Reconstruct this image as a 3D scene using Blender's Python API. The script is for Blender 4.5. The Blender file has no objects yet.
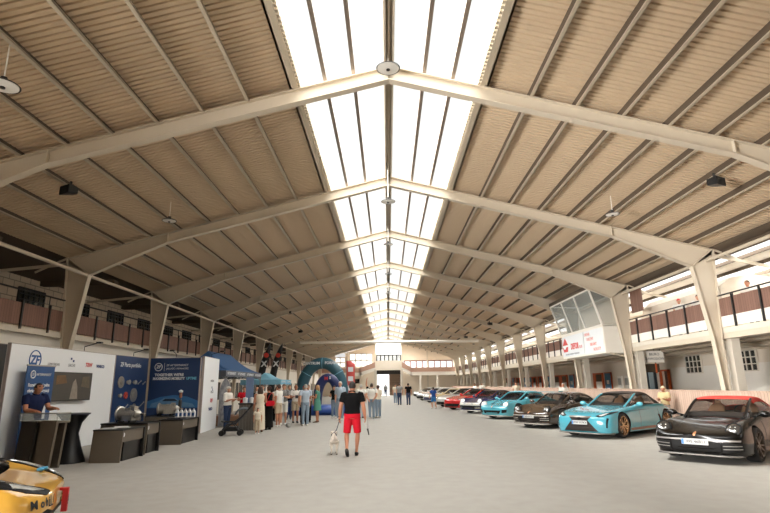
import bpy, bmesh, math, random
import numpy as np
from mathutils import Vector, Matrix
from mathutils.bvhtree import BVHTree
random.seed(7)
sc = bpy.context.scene
col = sc.collection
PI = math.pi

# ------------------------------------------------------------------ camera
cd = bpy.data.cameras.new('camera')
cd.sensor_fit = 'HORIZONTAL'; cd.sensor_width = 36.0; cd.lens = 530.0/770*36
cd.clip_start = 0.05; cd.clip_end = 600
cam = bpy.data.objects.new('camera', cd); col.objects.link(cam)
_pitch, _roll, _yaw = 0.238095, 0.013629, -0.002221
_f = Vector((math.sin(_yaw)*math.cos(_pitch), math.cos(_yaw)*math.cos(_pitch), math.sin(_pitch)))
_r = Vector((math.cos(_yaw), -math.sin(_yaw), 0)); _u = _r.cross(_f)
_r2 = _r*math.cos(_roll) - _u*math.sin(_roll); _u2 = _r*math.sin(_roll) + _u*math.cos(_roll)
cam.matrix_world = Matrix(((_r2.x, _u2.x, -_f.x, -0.124), (_r2.y, _u2.y, -_f.y, 0), (_r2.z, _u2.z, -_f.z, 1.68), (0, 0, 0, 1)))
sc.camera = cam

# ------------------------------------------------------------------ daylight and exposure
sc.view_settings.view_transform = 'Standard'
sc.view_settings.look = 'None'
sc.view_settings.exposure = 0.1
sc.view_settings.gamma = 1.0
sc.view_settings.use_curve_mapping = False
w = bpy.data.worlds.new('sky'); sc.world = w; w.use_nodes = True
bg = w.node_tree.nodes['Background']
bg.inputs[0].default_value = (1.0, 1.0, 0.99, 1); bg.inputs[1].default_value = 0.73
def area(name, loc, rot, sx, sy, power, color=(1, .985, .96), spread=PI):
    d = bpy.data.lights.new(name, 'AREA'); d.shape = 'RECTANGLE'; d.size = sx; d.size_y = sy
    d.energy = power; d.color = color; d.spread = spread
    o = bpy.data.objects.new(name, d); o.location = loc; o.rotation_euler = rot; col.objects.link(o); return o
# soft overcast daylight from above, a little from the left; it enters through the ridge glazing and the lean-to strips
sd = bpy.data.lights.new('daylight', 'SUN'); sd.energy = 18; sd.angle = math.radians(150); sd.color = (1, .985, .96)
so = bpy.data.objects.new('daylight', sd); so.rotation_euler = (0, math.radians(-6), 0); so.location = (0, 40, 30); col.objects.link(so)
# hazy sun from the left, softened by the glazing; it reaches the right half of the floor, the cars and the right wall
s2 = bpy.data.lights.new('hazy_sun', 'SUN'); s2.energy = 24; s2.angle = math.radians(44); s2.color = (1, .97, .93)
so2 = bpy.data.objects.new('hazy_sun', s2); so2.rotation_euler = (0, math.radians(-56), 0); so2.location = (-10, 40, 30); col.objects.link(so2)
# fill light added on the left behind the camera, to brighten the right side
area('side_door_daylight', (-12.2, .3, 2.4), (0, -PI/2-.07, .70), 3.6, 7, 850, spread=math.radians(56))
# daylight from the right, through the clerestory over the right gallery
area('clerestory_daylight', (16.5, 42, 4.9), (0, PI/2, 0), 1.6, 96, 2200)
# daylight falling steeply through the end wall windows
area('end_daylight', (1, 97, 11.5), (-math.radians(55), 0, 0), 20, 4, 15000)

# ------------------------------------------------------------------ materials
MATS = {}
def lin(c): return tuple((x/12.92 if x <= .04045 else ((x+.055)/1.055)**2.4) for x in c)
def rgb(r, g, b): return lin((r/255, g/255, b/255))
def mat(name, c, rough=.6, metal=0.0, noise=.06, scale=6.0, bump=0.0, coat=0.0, spec=.5, c2=None, detail=3):
    if name in MATS: return MATS[name]
    m = bpy.data.materials.new(name); m.use_nodes = True; MATS[name] = m
    nt = m.node_tree; b = nt.nodes['Principled BSDF']
    b.inputs['Roughness'].default_value = rough; b.inputs['Metallic'].default_value = metal
    b.inputs['Coat Weight'].default_value = coat; b.inputs['Coat Roughness'].default_value = .04
    b.inputs['Specular IOR Level'].default_value = spec
    b.inputs['Base Color'].default_value = (*c, 1)
    if noise or bump or c2:
        tc = nt.nodes.new('ShaderNodeTexCoord'); n = nt.nodes.new('ShaderNodeTexNoise')
        n.inputs['Scale'].default_value = scale; n.inputs['Detail'].default_value = detail
        nt.links.new(tc.outputs['Object'], n.inputs['Vector'])
        mx = nt.nodes.new('ShaderNodeMix'); mx.data_type = 'RGBA'
        lo = c2 or tuple(x*(1-noise) for x in c); hi = c if c2 else tuple(min(1, x*(1+noise)) for x in c)
        mx.inputs[6].default_value = (*lo, 1); mx.inputs[7].default_value = (*hi, 1)
        nt.links.new(n.outputs['Fac'], mx.inputs[0]); nt.links.new(mx.outputs[2], b.inputs['Base Color'])
        if bump:
            bp = nt.nodes.new('ShaderNodeBump'); bp.inputs['Strength'].default_value = bump; bp.inputs['Distance'].default_value = .03
            nt.links.new(n.outputs['Fac'], bp.inputs['Height']); nt.links.new(bp.outputs['Normal'], b.inputs['Normal'])
    return m
def glassmat(name, c, alpha, rough=.05):
    m = bpy.data.materials.new(name); m.use_nodes = True; MATS[name] = m
    nt = m.node_tree; b = nt.nodes['Principled BSDF']; out = nt.nodes['Material Output']
    b.inputs['Base Color'].default_value = (*c, 1); b.inputs['Roughness'].default_value = rough
    t = nt.nodes.new('ShaderNodeBsdfTransparent'); mx = nt.nodes.new('ShaderNodeMixShader')
    mx.inputs[0].default_value = alpha
    nt.links.new(t.outputs[0], mx.inputs[1]); nt.links.new(b.outputs[0], mx.inputs[2]); nt.links.new(mx.outputs[0], out.inputs['Surface'])
    return m
def translucent(name, c, trans):
    m = bpy.data.materials.new(name); m.use_nodes = True; MATS[name] = m
    nt = m.node_tree; out = nt.nodes['Material Output']; nt.nodes.remove(nt.nodes['Principled BSDF'])
    t = nt.nodes.new('ShaderNodeBsdfTransparent'); tl = nt.nodes.new('ShaderNodeBsdfTranslucent'); mx = nt.nodes.new('ShaderNodeMixShader')
    n = nt.nodes.new('ShaderNodeTexNoise'); n.inputs['Scale'].default_value = 1.5
    mp = nt.nodes.new('ShaderNodeMapRange'); mp.inputs[3].default_value = trans-.01; mp.inputs[4].default_value = trans+.01
    nt.links.new(n.outputs['Fac'], mp.inputs[0])
    t.inputs[0].default_value = (*c, 1); tl.inputs[0].default_value = (*c, 1)
    nt.links.new(mp.outputs[0], mx.inputs[0]); nt.links.new(tl.outputs[0], mx.inputs[1]); nt.links.new(t.outputs[0], mx.inputs[2]); nt.links.new(mx.outputs[0], out.inputs['Surface'])
    return m
def brickmat(name, c1, c2, cm, scale, bw=.5, bh=.25, mortar=.015):
    m = mat(name, c1, .85, noise=0); nt = m.node_tree; b = nt.nodes['Principled BSDF']
    tc = nt.nodes.new('ShaderNodeTexCoord'); mp = nt.nodes.new('ShaderNodeMapping'); mp.inputs['Rotation'].default_value = (PI/2, 0, PI/2)
    sx = nt.nodes.new('ShaderNodeSeparateXYZ'); cx = nt.nodes.new('ShaderNodeCombineXYZ')
    br = nt.nodes.new('ShaderNodeTexBrick'); br.inputs['Scale'].default_value = scale
    br.inputs['Brick Width'].default_value = bw; br.inputs['Row Height'].default_value = bh; br.inputs['Mortar Size'].default_value = mortar
    br.inputs['Color1'].default_value = (*c1, 1); br.inputs['Color2'].default_value = (*c2, 1); br.inputs['Mortar'].default_value = (*cm, 1)
    nt.links.new(tc.outputs['Object'], sx.inputs[0]); nt.links.new(sx.outputs['Y'], cx.inputs['X']); nt.links.new(sx.outputs['Z'], cx.inputs['Y'])
    nt.links.new(cx.outputs[0], br.inputs['Vector']); nt.links.new(br.outputs['Color'], b.inputs['Base Color'])
    return m
def boardmat(name, c1, c2, pitch, axis='Y', gap=.92):
    """vertical boards: a saw wave along one axis with dark joints"""
    m = mat(name, c1, .75, noise=0); nt = m.node_tree; b = nt.nodes['Principled BSDF']
    tc = nt.nodes.new('ShaderNodeTexCoord'); sx = nt.nodes.new('ShaderNodeSeparateXYZ'); nt.links.new(tc.outputs['Object'], sx.inputs[0])
    mu = nt.nodes.new('ShaderNodeMath'); mu.operation = 'MULTIPLY'; mu.inputs[1].default_value = 1/pitch; nt.links.new(sx.outputs[axis], mu.inputs[0])
    fr = nt.nodes.new('ShaderNodeMath'); fr.operation = 'FRACT'; nt.links.new(mu.outputs[0], fr.inputs[0])
    gt = nt.nodes.new('ShaderNodeMath'); gt.operation = 'GREATER_THAN'; gt.inputs[1].default_value = gap; nt.links.new(fr.outputs[0], gt.inputs[0])
    fl = nt.nodes.new('ShaderNodeMath'); fl.operation = 'FLOOR'; nt.links.new(mu.outputs[0], fl.inputs[0])
    wn = nt.nodes.new('ShaderNodeTexWhiteNoise'); wn.noise_dimensions = '1D'; nt.links.new(fl.outputs[0], wn.inputs['W'])
    m1 = nt.nodes.new('ShaderNodeMix'); m1.data_type = 'RGBA'; m1.inputs[6].default_value = (*c1, 1); m1.inputs[7].default_value = (*c2, 1); nt.links.new(wn.outputs['Value'], m1.inputs[0])
    m2 = nt.nodes.new('ShaderNodeMix'); m2.data_type = 'RGBA'; m2.inputs[7].default_value = (*[x*.45 for x in c2], 1)
    nt.links.new(gt.outputs[0], m2.inputs[0]); nt.links.new(m1.outputs[2], m2.inputs[6]); nt.links.new(m2.outputs[2], b.inputs['Base Color'])
    return m

M = dict(
 floor=mat('sand_floor', rgb(170, 166, 159), .95, noise=.0, scale=3.2, bump=.35, c2=rgb(154, 149, 141), detail=14),
 sheet=mat('roof_sheet', rgb(204, 180, 150), .6, noise=.05, scale=.35),
 steel=mat('painted_steel', rgb(205, 192, 172), .5, noise=.04, scale=2),
 purlin=mat('purlin_steel', rgb(192, 178, 156), .5, noise=.05, scale=3),
 primer=mat('dark_primer', rgb(88, 74, 60), .7, noise=.05),  # shade of the purlin webs as a colour; the gallery purlins share it
 bar=mat('bar_bronze', rgb(128, 114, 102), .5, noise=.04),
 white=mat('white_paint', rgb(236, 230, 220), .7, noise=.02, scale=3),
 cream=mat('cream_render', rgb(228, 216, 199), .85, noise=.04, scale=2),
 concrete=mat('concrete', rgb(212, 203, 188), .85, noise=.06, scale=4, bump=.1),
 dark=mat('black_steel', rgb(34, 31, 30), .5, noise=.05),
 brown=boardmat('brown_boards', rgb(136, 102, 88), rgb(122, 90, 77), .11),
 kick=boardmat('kickboard', rgb(196, 168, 150), rgb(182, 154, 137), .14),
 block=brickmat('block_wall', rgb(226, 210, 186), rgb(216, 200, 178), rgb(165, 150, 128), 1.0, .6, .3, .02),
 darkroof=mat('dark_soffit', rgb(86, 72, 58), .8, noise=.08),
 glassblock=glassmat('dark_window', rgb(40, 44, 40), .85, .15),
 glass=glassmat('clear_glass', rgb(200, 205, 200), .22, .03),
 poly=translucent('ridge_glazing', (.96, .97, .965), .975),
 gable=translucent('gable_glazing', (.93, .94, .94), .93),
 orange=mat('orange_wood', rgb(196, 92, 44), .6), blue=mat('blue_door', rgb(62, 116, 152), .5),
 pipe=mat('pipe_metal', rgb(190, 175, 155), .4, .3),
)

# ------------------------------------------------------------------ mesh helpers
class MB:
    def __init__(s): s.v = []; s.f = []; s.m = []; s.mi = 0
    def add(s, vs, fs):
        o = len(s.v); s.v += [tuple(v) for v in vs]
        for f in fs: s.f.append(tuple(i+o for i in f)); s.m.append(s.mi)
        return s
    def box(s, x0, x1, y0, y1, z0, z1, T=None):
        vs = [Vector((x, y, z)) for z in (z0, z1) for y in (y0, y1) for x in (x0, x1)]
        if T is not None: vs = [T @ v for v in vs]
        return s.add(vs, [(0, 2, 3, 1), (4, 5, 7, 6), (0, 1, 5, 4), (2, 6, 7, 3), (0, 4, 6, 2), (1, 3, 7, 5)])
    def bar(s, p, q, wd, ht, up=(0, 0, 1)):
        p, q = Vector(p), Vector(q); d = (q-p).normalized(); sd = d.cross(Vector(up))
        if sd.length < 1e-4: sd = d.cross(Vector((1, 0, 0)))
        sd.normalize(); u = sd.cross(d); vs = []
        for e in (p, q):
            for a, b in ((-1, -1), (1, -1), (1, 1), (-1, 1)): vs.append(e+sd*(a*wd/2)+u*(b*ht/2))
        return s.add(vs, [(3, 2, 1, 0), (4, 5, 6, 7), (0, 1, 5, 4), (1, 2, 6, 5), (2, 3, 7, 6), (3, 0, 4, 7)])
    def tube(s, pts, r, n=10, cap=True, flat=1.0, side=None):
        """round tube through pts; r number or list; flat squashes the second axis"""
        pts = [Vector(p) for p in pts]; rs = r if isinstance(r, (list, tuple)) else [r]*len(pts); vs = []
        ref = Vector(side) if side else None
        for i, p in enumerate(pts):
            d = (pts[min(i+1, len(pts)-1)]-pts[max(i-1, 0)]).normalized()
            if ref is None: ref = d.cross(Vector((0, 0, 1))) if abs(d.z) < .95 else d.cross(Vector((0, 1, 0)))
            a = (ref-d*ref.dot(d)); a.normalize(); b = d.cross(a); ref = a
            ra, rb = rs[i] if isinstance(rs[i], (list, tuple)) else (rs[i], rs[i]*flat)
            for k in range(n):
                t = 2*PI*k/n; vs.append(p+a*(ra*math.cos(t))+b*(rb*math.sin(t)))
        fs = [(i*n+k, i*n+(k+1) % n, (i+1)*n+(k+1) % n, (i+1)*n+k) for i in range(len(pts)-1) for k in range(n)]
        if cap: fs += [tuple(range(n-1, -1, -1)), tuple(range((len(pts)-1)*n, len(pts)*n))]
        return s.add(vs, fs)
    def ell(s, c, rx, ry, rz, n=12, m=8, T=None, z0=-1.0, z1=1.0):
        """ellipsoid; z0..z1 keep only a band of it (closed)"""
        vs = []; a0, a1 = math.asin(z0), math.asin(z1)
        for i in range(m+1):
            a = a0+(a1-a0)*i/m
            for k in range(n):
                t = 2*PI*k/n; v = Vector((rx*math.cos(a)*math.cos(t), ry*math.cos(a)*math.sin(t), rz*math.sin(a)))
                if T is not None: v = T @ v
                vs.append(v+Vector(c))
        fs = [(i*n+k, i*n+(k+1) % n, (i+1)*n+(k+1) % n, (i+1)*n+k) for i in range(m) for k in range(n)]
        fs += [tuple(range(n-1, -1, -1)), tuple(range(m*n, (m+1)*n))]
        return s.add(vs, fs)
    def prism(s, poly, axis, a, b):
        """extrude a 2D polygon along an axis from a to b; poly in the other two coords (x: yz, y: xz, z: xy)"""
        n = len(poly); f = {'x': lambda p, t: (t, p[0], p[1]), 'y': lambda p, t: (p[0], t, p[1]), 'z': lambda p, t: (p[0], p[1], t)}[axis]
        vs = [f(p, a) for p in poly]+[f(p, b) for p in poly]
        return s.add(vs, [tuple(range(n-1, -1, -1)), tuple(range(n, 2*n))]+[(i, (i+1) % n, n+(i+1) % n, n+i) for i in range(n)])
    def loft(s, rings, cap=True):
        n = len(rings[0]); vs = [p for r in rings for p in r]
        fs = [(i*n+k, i*n+(k+1) % n, (i+1)*n+(k+1) % n, (i+1)*n+k) for i in range(len(rings)-1) for k in range(n)]
        if cap: fs += [tuple(range(n-1, -1, -1)), tuple(range((len(rings)-1)*n, len(rings)*n))]
        return s.add(vs, fs)
    def lathe(s, prof, n=20, T=None):
        """profile of (r, z) turned about z"""
        rings = []
        for r, z in prof:
            ring = [Vector((r*math.cos(2*PI*k/n), r*math.sin(2*PI*k/n), z)) for k in range(n)]
            rings.append([T @ p for p in ring] if T is not None else ring)
        return s.loft(rings)
    def grid(s, P, thick=None):
        n, m = len(P), len(P[0]); vs = [p for r in P for p in r]
        return s.add(vs, [(i*m+j, (i+1)*m+j, (i+1)*m+j+1, i*m+j+1) for i in range(n-1) for j in range(m-1)])
    def mesh(s, name, mats, smooth=False, fix=True):
        me = bpy.data.meshes.new(name); me.from_pydata(s.v, [], s.f)
        for m in (mats if isinstance(mats, (list, tuple)) else [mats]): me.materials.append(m)
        me.polygons.foreach_set('material_index', s.m)
        if fix:
            bm = bmesh.new(); bm.from_mesh(me); bmesh.ops.recalc_face_normals(bm, faces=bm.faces); bm.to_mesh(me); bm.free()
        me.polygons.foreach_set('use_smooth', [bool(smooth)]*len(me.polygons)); me.update()
        if smooth == 'auto': me.set_sharp_from_angle(angle=math.radians(38))
        return me
    def build(s, name, mats, parent=None, smooth=False, loc=None, rz=None):
        o = bpy.data.objects.new(name, s.mesh(name, mats, smooth)); col.objects.link(o)
        if parent is not None: o.parent = parent
        if loc is not None: o.location = loc
        if rz is not None: o.rotation_euler = (0, 0, rz)
        return o
KIDS = {}
def tag(o, label=None, cat=None, group=None, kind=None):
    for k, v in (('label', label), ('category', cat), ('group', group), ('kind', kind)):
        if v: o[k] = v
    return o
def thing(name, label, cat, loc=(0, 0, 0), rz=0, group=None):
    o = bpy.data.objects.new(name, None); o.empty_display_size = .2; col.objects.link(o)
    o.location = loc; o.rotation_euler = (0, 0, rz); return tag(o, label, cat, group)
def copy_tree(o, parent=None):
    c = o.copy(); col.objects.link(c)
    if parent is not None: c.parent = parent
    for ch in [x for x in o.children]: copy_tree(ch, c)
    return c
def struct(name, mb, m, label=None, smooth=False, parent=None):
    o = mb.build(name, m, parent, smooth)
    if parent is None: tag(o, label, None, None, 'structure')
    return o
def text(name, s, size, o, xd, yd, m, parent=None, align='CENTER', ext=.002, bold=0.0, shear=0.0, sx=1.0):
    c = bpy.data.curves.new(name, 'FONT'); c.body = s; c.size = size; c.align_x = align; c.align_y = 'CENTER'
    c.extrude = ext; c.offset = bold; c.shear = shear; c.resolution_u = 2
    c.materials.append(m); tmp = bpy.data.objects.new('tmp', c)
    me = bpy.data.meshes.new_from_object(tmp); bpy.data.objects.remove(tmp); bpy.data.curves.remove(c); me.name = name
    ob = bpy.data.objects.new(name, me); col.objects.link(ob)
    x = Vector(xd).normalized(); y = Vector(yd).normalized(); z = x.cross(y); o = Vector(o)+z*ext
    mw = Matrix(((x.x*sx, y.x, z.x, o.x), (x.y*sx, y.y, z.y, o.y), (x.z*sx, y.z, z.z, o.z), (0, 0, 0, 1)))
    if parent is not None: ob.parent = parent
    ob.matrix_local = mw
    return ob
ORD = ['first', 'second', 'third', 'fourth', 'fifth', 'sixth', 'seventh', 'eighth', 'ninth', 'tenth', 'eleventh', 'twelfth', 'thirteenth', 'fourteenth', 'fifteenth', 'sixteenth']

# ------------------------------------------------------------------ the hall
YB, YE, S, F1 = -3.0, 91.5, 6.7, 11.06           # back edge, end wall, bay length, first visible frame
FR = [F1+S*i for i in range(-1, 12)]
struct('floor', MB().box(-15, 15.2, YB-6, YE+4, -.2, 0), M['floor'], 'pale raked sand floor of the hall')
SL = .2576
def roofz(x): return 9.07-SL*abs(x)
def corrugated(sign):
    mb = MB(); pitch = .14; A = []; B = []
    for i in range(int((YE-YB)/pitch)):
        for f, h in ((0, 0), (.64, 0), (.70, .05), (.92, .05), (.98, 0)):
            y = YB+(i+f)*pitch; A.append((sign*2.12, y, roofz(2.12)+h)); B.append((sign*11.3, y, roofz(11.3)+h))
    return mb.grid([A, B])
for sg, nm in ((-1, 'left'), (1, 'right')):
    o = struct('ceiling_'+nm, corrugated(sg), M['sheet'], 'corrugated tan roof sheeting on the %s slope' % nm)
    # outer skin over the sheeting
    struct('roof_'+nm, MB().prism([(sg*2.12, roofz(2.12)+.06), (sg*11.3, roofz(11.3)+.06), (sg*11.3, roofz(11.3)+.12), (sg*2.12, roofz(2.12)+.12)], 'y', YB, YE), M['darkroof'])
# purlins run the length of the hall
for sg in (-1, 1):
    for k, x in enumerate((3.26, 4.28, 5.3, 6.31, 7.31, 8.31, 9.3, 10.3)):
        z = roofz(x); mb = MB()
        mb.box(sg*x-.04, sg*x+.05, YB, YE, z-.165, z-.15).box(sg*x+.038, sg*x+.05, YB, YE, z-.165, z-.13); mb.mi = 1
        mb.box(sg*x-.04, sg*x-.028, YB, YE, z-.15, z)  # web coloured dark, its shade put into the material
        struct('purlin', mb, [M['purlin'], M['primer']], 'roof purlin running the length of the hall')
    x = 2.13; z = roofz(x)
    mb = MB().box(min(sg*2.1, sg*2.3), max(sg*2.1, sg*2.3), YB, YE, z-.16, z-.14).box(min(sg*2.25, sg*2.3), max(sg*2.25, sg*2.3), YB, YE, z-.16, z+.0)
    for i in range(int((YE-YB)/.14)): mb.box(min(sg*2.04, sg*2.14), max(sg*2.04, sg*2.14), YB+i*.14, YB+i*.14+.085, z-.14, z+.05)
    struct('trim_1' if sg < 0 else 'trim_2', mb, M['purlin'], 'toothed closing strip along the ridge glazing')
struct('ridge_beam', MB().box(-.12, .12, YB, YE, 9.02, 9.1).box(-.11, -.07, YB, YE, 8.8, 9.05).box(.07, .11, YB, YE, 8.8, 9.05).box(-.02, .02, YB, YE, 8.9, 9.05), M['steel'], 'ridge beam between the two rows of roof glazing')
# ridge glazing, one pane group per bay and side
def zg(x): return 9.1-SL*abs(x)
wn = 0
struct('roof_back', MB().prism([(-2.2, zg(2.2)), (0, zg(0)), (2.2, zg(2.2)), (2.2, zg(2.2)+.05), (0, zg(0)+.05), (-2.2, zg(2.2)+.05)], 'y', YB, F1-S), M['darkroof'])  # unseen solid strip added instead of glazing, keeps the near floor and ceiling darker
for i in range(-1, 12):
    y0, y1 = max(YB, F1+S*i), min(YE, F1+S*(i+1))
    for sg in (-1, 1):
        wn += 1
        o = struct('window_%d' % wn, MB().prism([(sg*.1, zg(.1)), (sg*2.12, zg(2.12)), (sg*2.12, zg(2.12)+.012), (sg*.1, zg(.1)+.012)], 'y', y0, y1), M['poly'], 'white translucent ridge glazing of one bay')
        for x in (.83, 1.49):
            struct('glazing_bar', MB().box(sg*x-.045, sg*x+.045, y0, y1, zg(x)-.1, zg(x)-.005), M['bar'], parent=o)

# portal frames
def uz(x):
    x = abs(x); return 8.58-SL*x if x <= 7.7 else 6.597-(x-7.7)*(6.597-5.48)/(10.3-7.7)
def tz(x): return 8.905-SL*abs(x)
def frame(Y):
    mb = MB(); t = .012; fw = .105
    for sg in (-1, 1):
        web = [(0, uz(0)), (sg*7.7, uz(7.7)), (sg*10.3, 5.48), (sg*11.1, 5.9), (sg*11.1, tz(11.1)), (0, tz(0))]
        mb.prism(web, 'y', Y-t, Y+t)
        mb.bar((0, Y, tz(0)), (sg*11.1, Y, tz(11.1)), 2*fw, .022)
        mb.bar((0, Y, uz(0)), (sg*7.7, Y, uz(7.7)), 2*fw, .022); mb.bar((sg*7.7, Y, uz(7.7)), (sg*10.3, Y, 5.48), 2*fw, .022)
        # column: leaning inner flange, upright outer flange
        cw = [(sg*10.3, 5.48), (sg*10.66, 3.0), (sg*10.84, 0), (sg*10.97, 0), (sg*10.92, 3.0), (sg*11.1, tz(11.1)), ]
        mb.prism(cw, 'y', Y-t, Y+t)
        mb.bar((sg*10.3, Y, 5.48), (sg*10.66, Y, 3), 2*fw, .03, (sg, 0, 0)); mb.bar((sg*10.66, Y, 3), (sg*10.84, Y, 0), 2*fw, .03, (sg, 0, 0)); mb.bar((sg*11.1, Y, tz(11.1)), (sg*10.92, Y, 3), 2*fw, .03, (sg, 0, 0)); mb.bar((sg*10.92, Y, 3), (sg*10.97, Y, 0), 2*fw, .03, (sg, 0, 0))
        mb.bar((sg*10.3, Y, 5.48), (sg*11.05, Y, tz(11.1)), 2*fw, .022)
        mb.box(sg*7.7-.008, sg*7.7+.008, Y-fw, Y+fw, uz(7.7), tz(7.7)); mb.box(-.015, .015, Y-fw, Y+fw, uz(0), tz(0))
        mb.box(sg*10.9-.14, sg*10.9+.14, Y-.16, Y+.16, 0, .02)
    return mb
for Y in FR: struct('steel_frame', frame(Y), M['steel'], 'beige steel portal frame spanning the hall')
# tubes along the knees and light lean-to rafters outside the frames
struct('eaves_tube', MB().tube([(-10.36, YB, 5.47), (-10.36, YE, 5.47)], .055), M['steel'], 'long steel tube along the left row of columns', 'auto')
struct('eaves_tube', MB().tube([(10.85, YB, 5.68), (10.85, YE, 5.68)], .055), M['steel'], 'long steel tube along the right row of columns', 'auto')
for sg in (-1, 1):
    for Y in FR:
        mb = MB().bar((sg*11.05, Y, 5.88), (sg*14.9, Y, 5.02 if sg > 0 else 5.55), .05, .1)
        mb.bar((sg*11.1, Y, 6.1), (sg*12.2, Y, 5.6), .04, .06)
        struct('lean_to_rafter', mb, M['steel'], 'thin sloping rafter over the gallery')

# left side: blank wall, gallery, block wall, low roof
struct('wall_left', MB().box(-11.4, -11.2, 4.2, YE, 0, 3.5), M['white'], 'blank white wall below the left gallery')
struct('gallery_floor', MB().box(-14.2, -10.98, YB, YE, 3.35, 3.52), M['concrete'], 'floor slab of the left gallery')
struct('wall_gallery', MB().box(-14.3, -14.1, YB, YE, 3.5, 6.2), M['block'], 'pale block wall at the back of the left gallery')
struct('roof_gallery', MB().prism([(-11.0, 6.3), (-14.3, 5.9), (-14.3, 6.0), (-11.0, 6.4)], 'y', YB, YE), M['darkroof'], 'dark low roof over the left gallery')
mb = MB()
for k in range(14): mb.box(-14.1, -11.1, F1+S*(k-2)+3.2, F1+S*(k-2)+3.5, 5.75, 5.95)
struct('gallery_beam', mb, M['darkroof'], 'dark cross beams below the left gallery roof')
def gridwindow(n, x, y0, y1, z0, z1, sg, nx=4, nz=3, label=None):
    o = struct('window_%d' % n, MB().box(min(x, x+sg*.04), max(x, x+sg*.04), y0, y1, z0, z1), M['glassblock'], label)
    mb = MB(); xx0, xx1 = sorted((x+sg*.0, x+sg*.07))
    for i in range(nx+1): y = y0+(y1-y0)*i/nx; mb.box(xx0, xx1, y-.02, y+.02, z0, z1)
    for i in range(nz+1): z = z0+(z1-z0)*i/nz; mb.box(xx0, xx1, y0, y1, z-.02, z+.02)
    struct('glazing_bars', mb, M['concrete'] if sg < 0 else M['dark'], parent=o); return o
for k in range(24):
    y = 19.75+k*3.3
    if y < YE-3: wn += 1; gridwindow(wn, -14.1, y, y+1.55, 4.85, 5.5, 1, 5, 3, 'small dark gridded window in the left gallery wall')
for k in range(9):
    y = 24.5+k*6.7; wn += 1
    o = struct('window_%d' % wn, MB().box(-11.2, -11.16, y, y+4.6, .9, 2.0), M['glassblock'], 'dark wide window under the left gallery')
    mb = MB()
    for q in range(5): mb.box(-11.2, -11.12, y+q*1.15-.04, y+q*1.15+.04, .86, 2.04)
    mb.box(-11.2, -11.1, y-.1, y+4.7, 2.0, 2.1).box(-11.2, -11.1, y-.1, y+4.7, .8, .9)
    struct('window_frame', mb, M['white'], parent=o)

# railings: bays of brown boarded panels between black posts
def railing(side):
    sg = -1 if side == 'left' else 1; X = sg*11.0
    t = thing('gallery_railing', None, 'railing', (X, 0, 0))
    ys = [.1, .65, 1.95, 3.25, 4.55, 5.85, 6.6]
    for a, b in zip(ys[:-1], ys[1:]):
        MB().box(-.02, .02, a+.02, b-.02, 3.56 if sg < 0 else 3.74, 4.22 if sg < 0 else 4.33).build('panel', M['brown'], t)
    for y in ys[1:-1]:
        MB().box(-sg*.05-.025, -sg*.05+.025, y-.03, y+.03, 3.44 if sg < 0 else 3.36, 4.32 if sg < 0 else 4.4).build('post', M['dark'], t)
    z = 4.6 if sg < 0 else 4.44
    hr = MB().tube([(0, .05, z), (0, 6.65, z)], .025, 8)
    for y in (.65, 3.25, 5.85): hr.tube([(0, y, 4.2), (0, y, z)], .018, 6)
    hr.build('handrail', M['dark'], t)
    if sg > 0: MB().box(-.015, .015, .05, 6.65, 3.4, 3.74).build('kick_plate', M['white'], t)
    return t
for side in ('left', 'right'):
    proto = None; n = 0
    for i, Y in enumerate(FR):
        if i == 0 or i == 12: continue
        if side == 'right' and i == 3: continue
        t = railing(side) if proto is None else copy_tree(proto); proto = proto or t
        t.location.y = Y
        t['label'] = 'brown boarded gallery railing with black posts, %s bay from the camera on the %s wall' % (ORD[n], side); t['group'] = 'gallery railings along the %s wall' % side
        n += 1

# right side
struct('kickboard', MB().box(10.6, 10.66, YB, YE, 0, 1.36).box(10.58, 10.74, YB, YE, 1.33, 1.37), M['kick'], 'low pinkish boarded wall behind the parked cars')
struct('gallery_floor', MB().box(10.98, 14.6, YB, YE, 3.2, 3.36), M['concrete'], 'floor slab of the right gallery')
struct('fascia_beam', MB().box(11.0, 11.28, YB, YE, 3.02, 3.38), M['steel'], 'long pale edge beam below the right gallery')
for Y in FR:
    struct('pillar', MB().box(11.15, 11.42, Y-.16, Y+.16, 0, 3.02), M['concrete'], 'square concrete pillar under the right gallery')
struct('wall_right', MB().box(14.5, 14.7, YB, YE, 0, 4.2).box(14.5, 14.7, YB, YE, 5.25, 5.5), M['cream'], 'cream back wall under the right gallery')
wn += 1
o = struct('window_%d' % wn, MB().box(14.58, 14.6, YB, YE, 4.2, 5.25), M['gable'], 'long translucent clerestory over the right gallery')
mb = MB()
for k in range(42): mb.box(14.52, 14.62, YB+k*2.233-.04, YB+k*2.233+.04, 4.2, 5.25)
struct('window_frame', mb, M['steel'], parent=o)
struct('wainscot', MB().box(14.44, 14.52, YB, 27.95, 0, 2.35).box(14.46, 14.52, 27.95, YE, 0, 1.25), M['white'], 'white painted lower part of the right back wall')
mb = MB().box(14.3, 14.5, YB, YE, 2.88, 3.0)
struct('wall_beam', mb, M['cream'], 'pale ledge along the right back wall')
for k, (x, z, r) in enumerate(((12.4, 3.05, .06), (13.2, 2.95, .09))):
    struct('service_pipe', MB().tube([(x, YB, z), (x, YE, z)], r, 8), M['pipe'], 'pipe below the right gallery', 'auto')
mb = MB()
for k in range(40): mb.box(11.3, 14.5, 4+k*2.23, 4.12+k*2.23, 3.08, 3.2)
struct('joist', mb, M['concrete'], 'joists below the right gallery')
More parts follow.
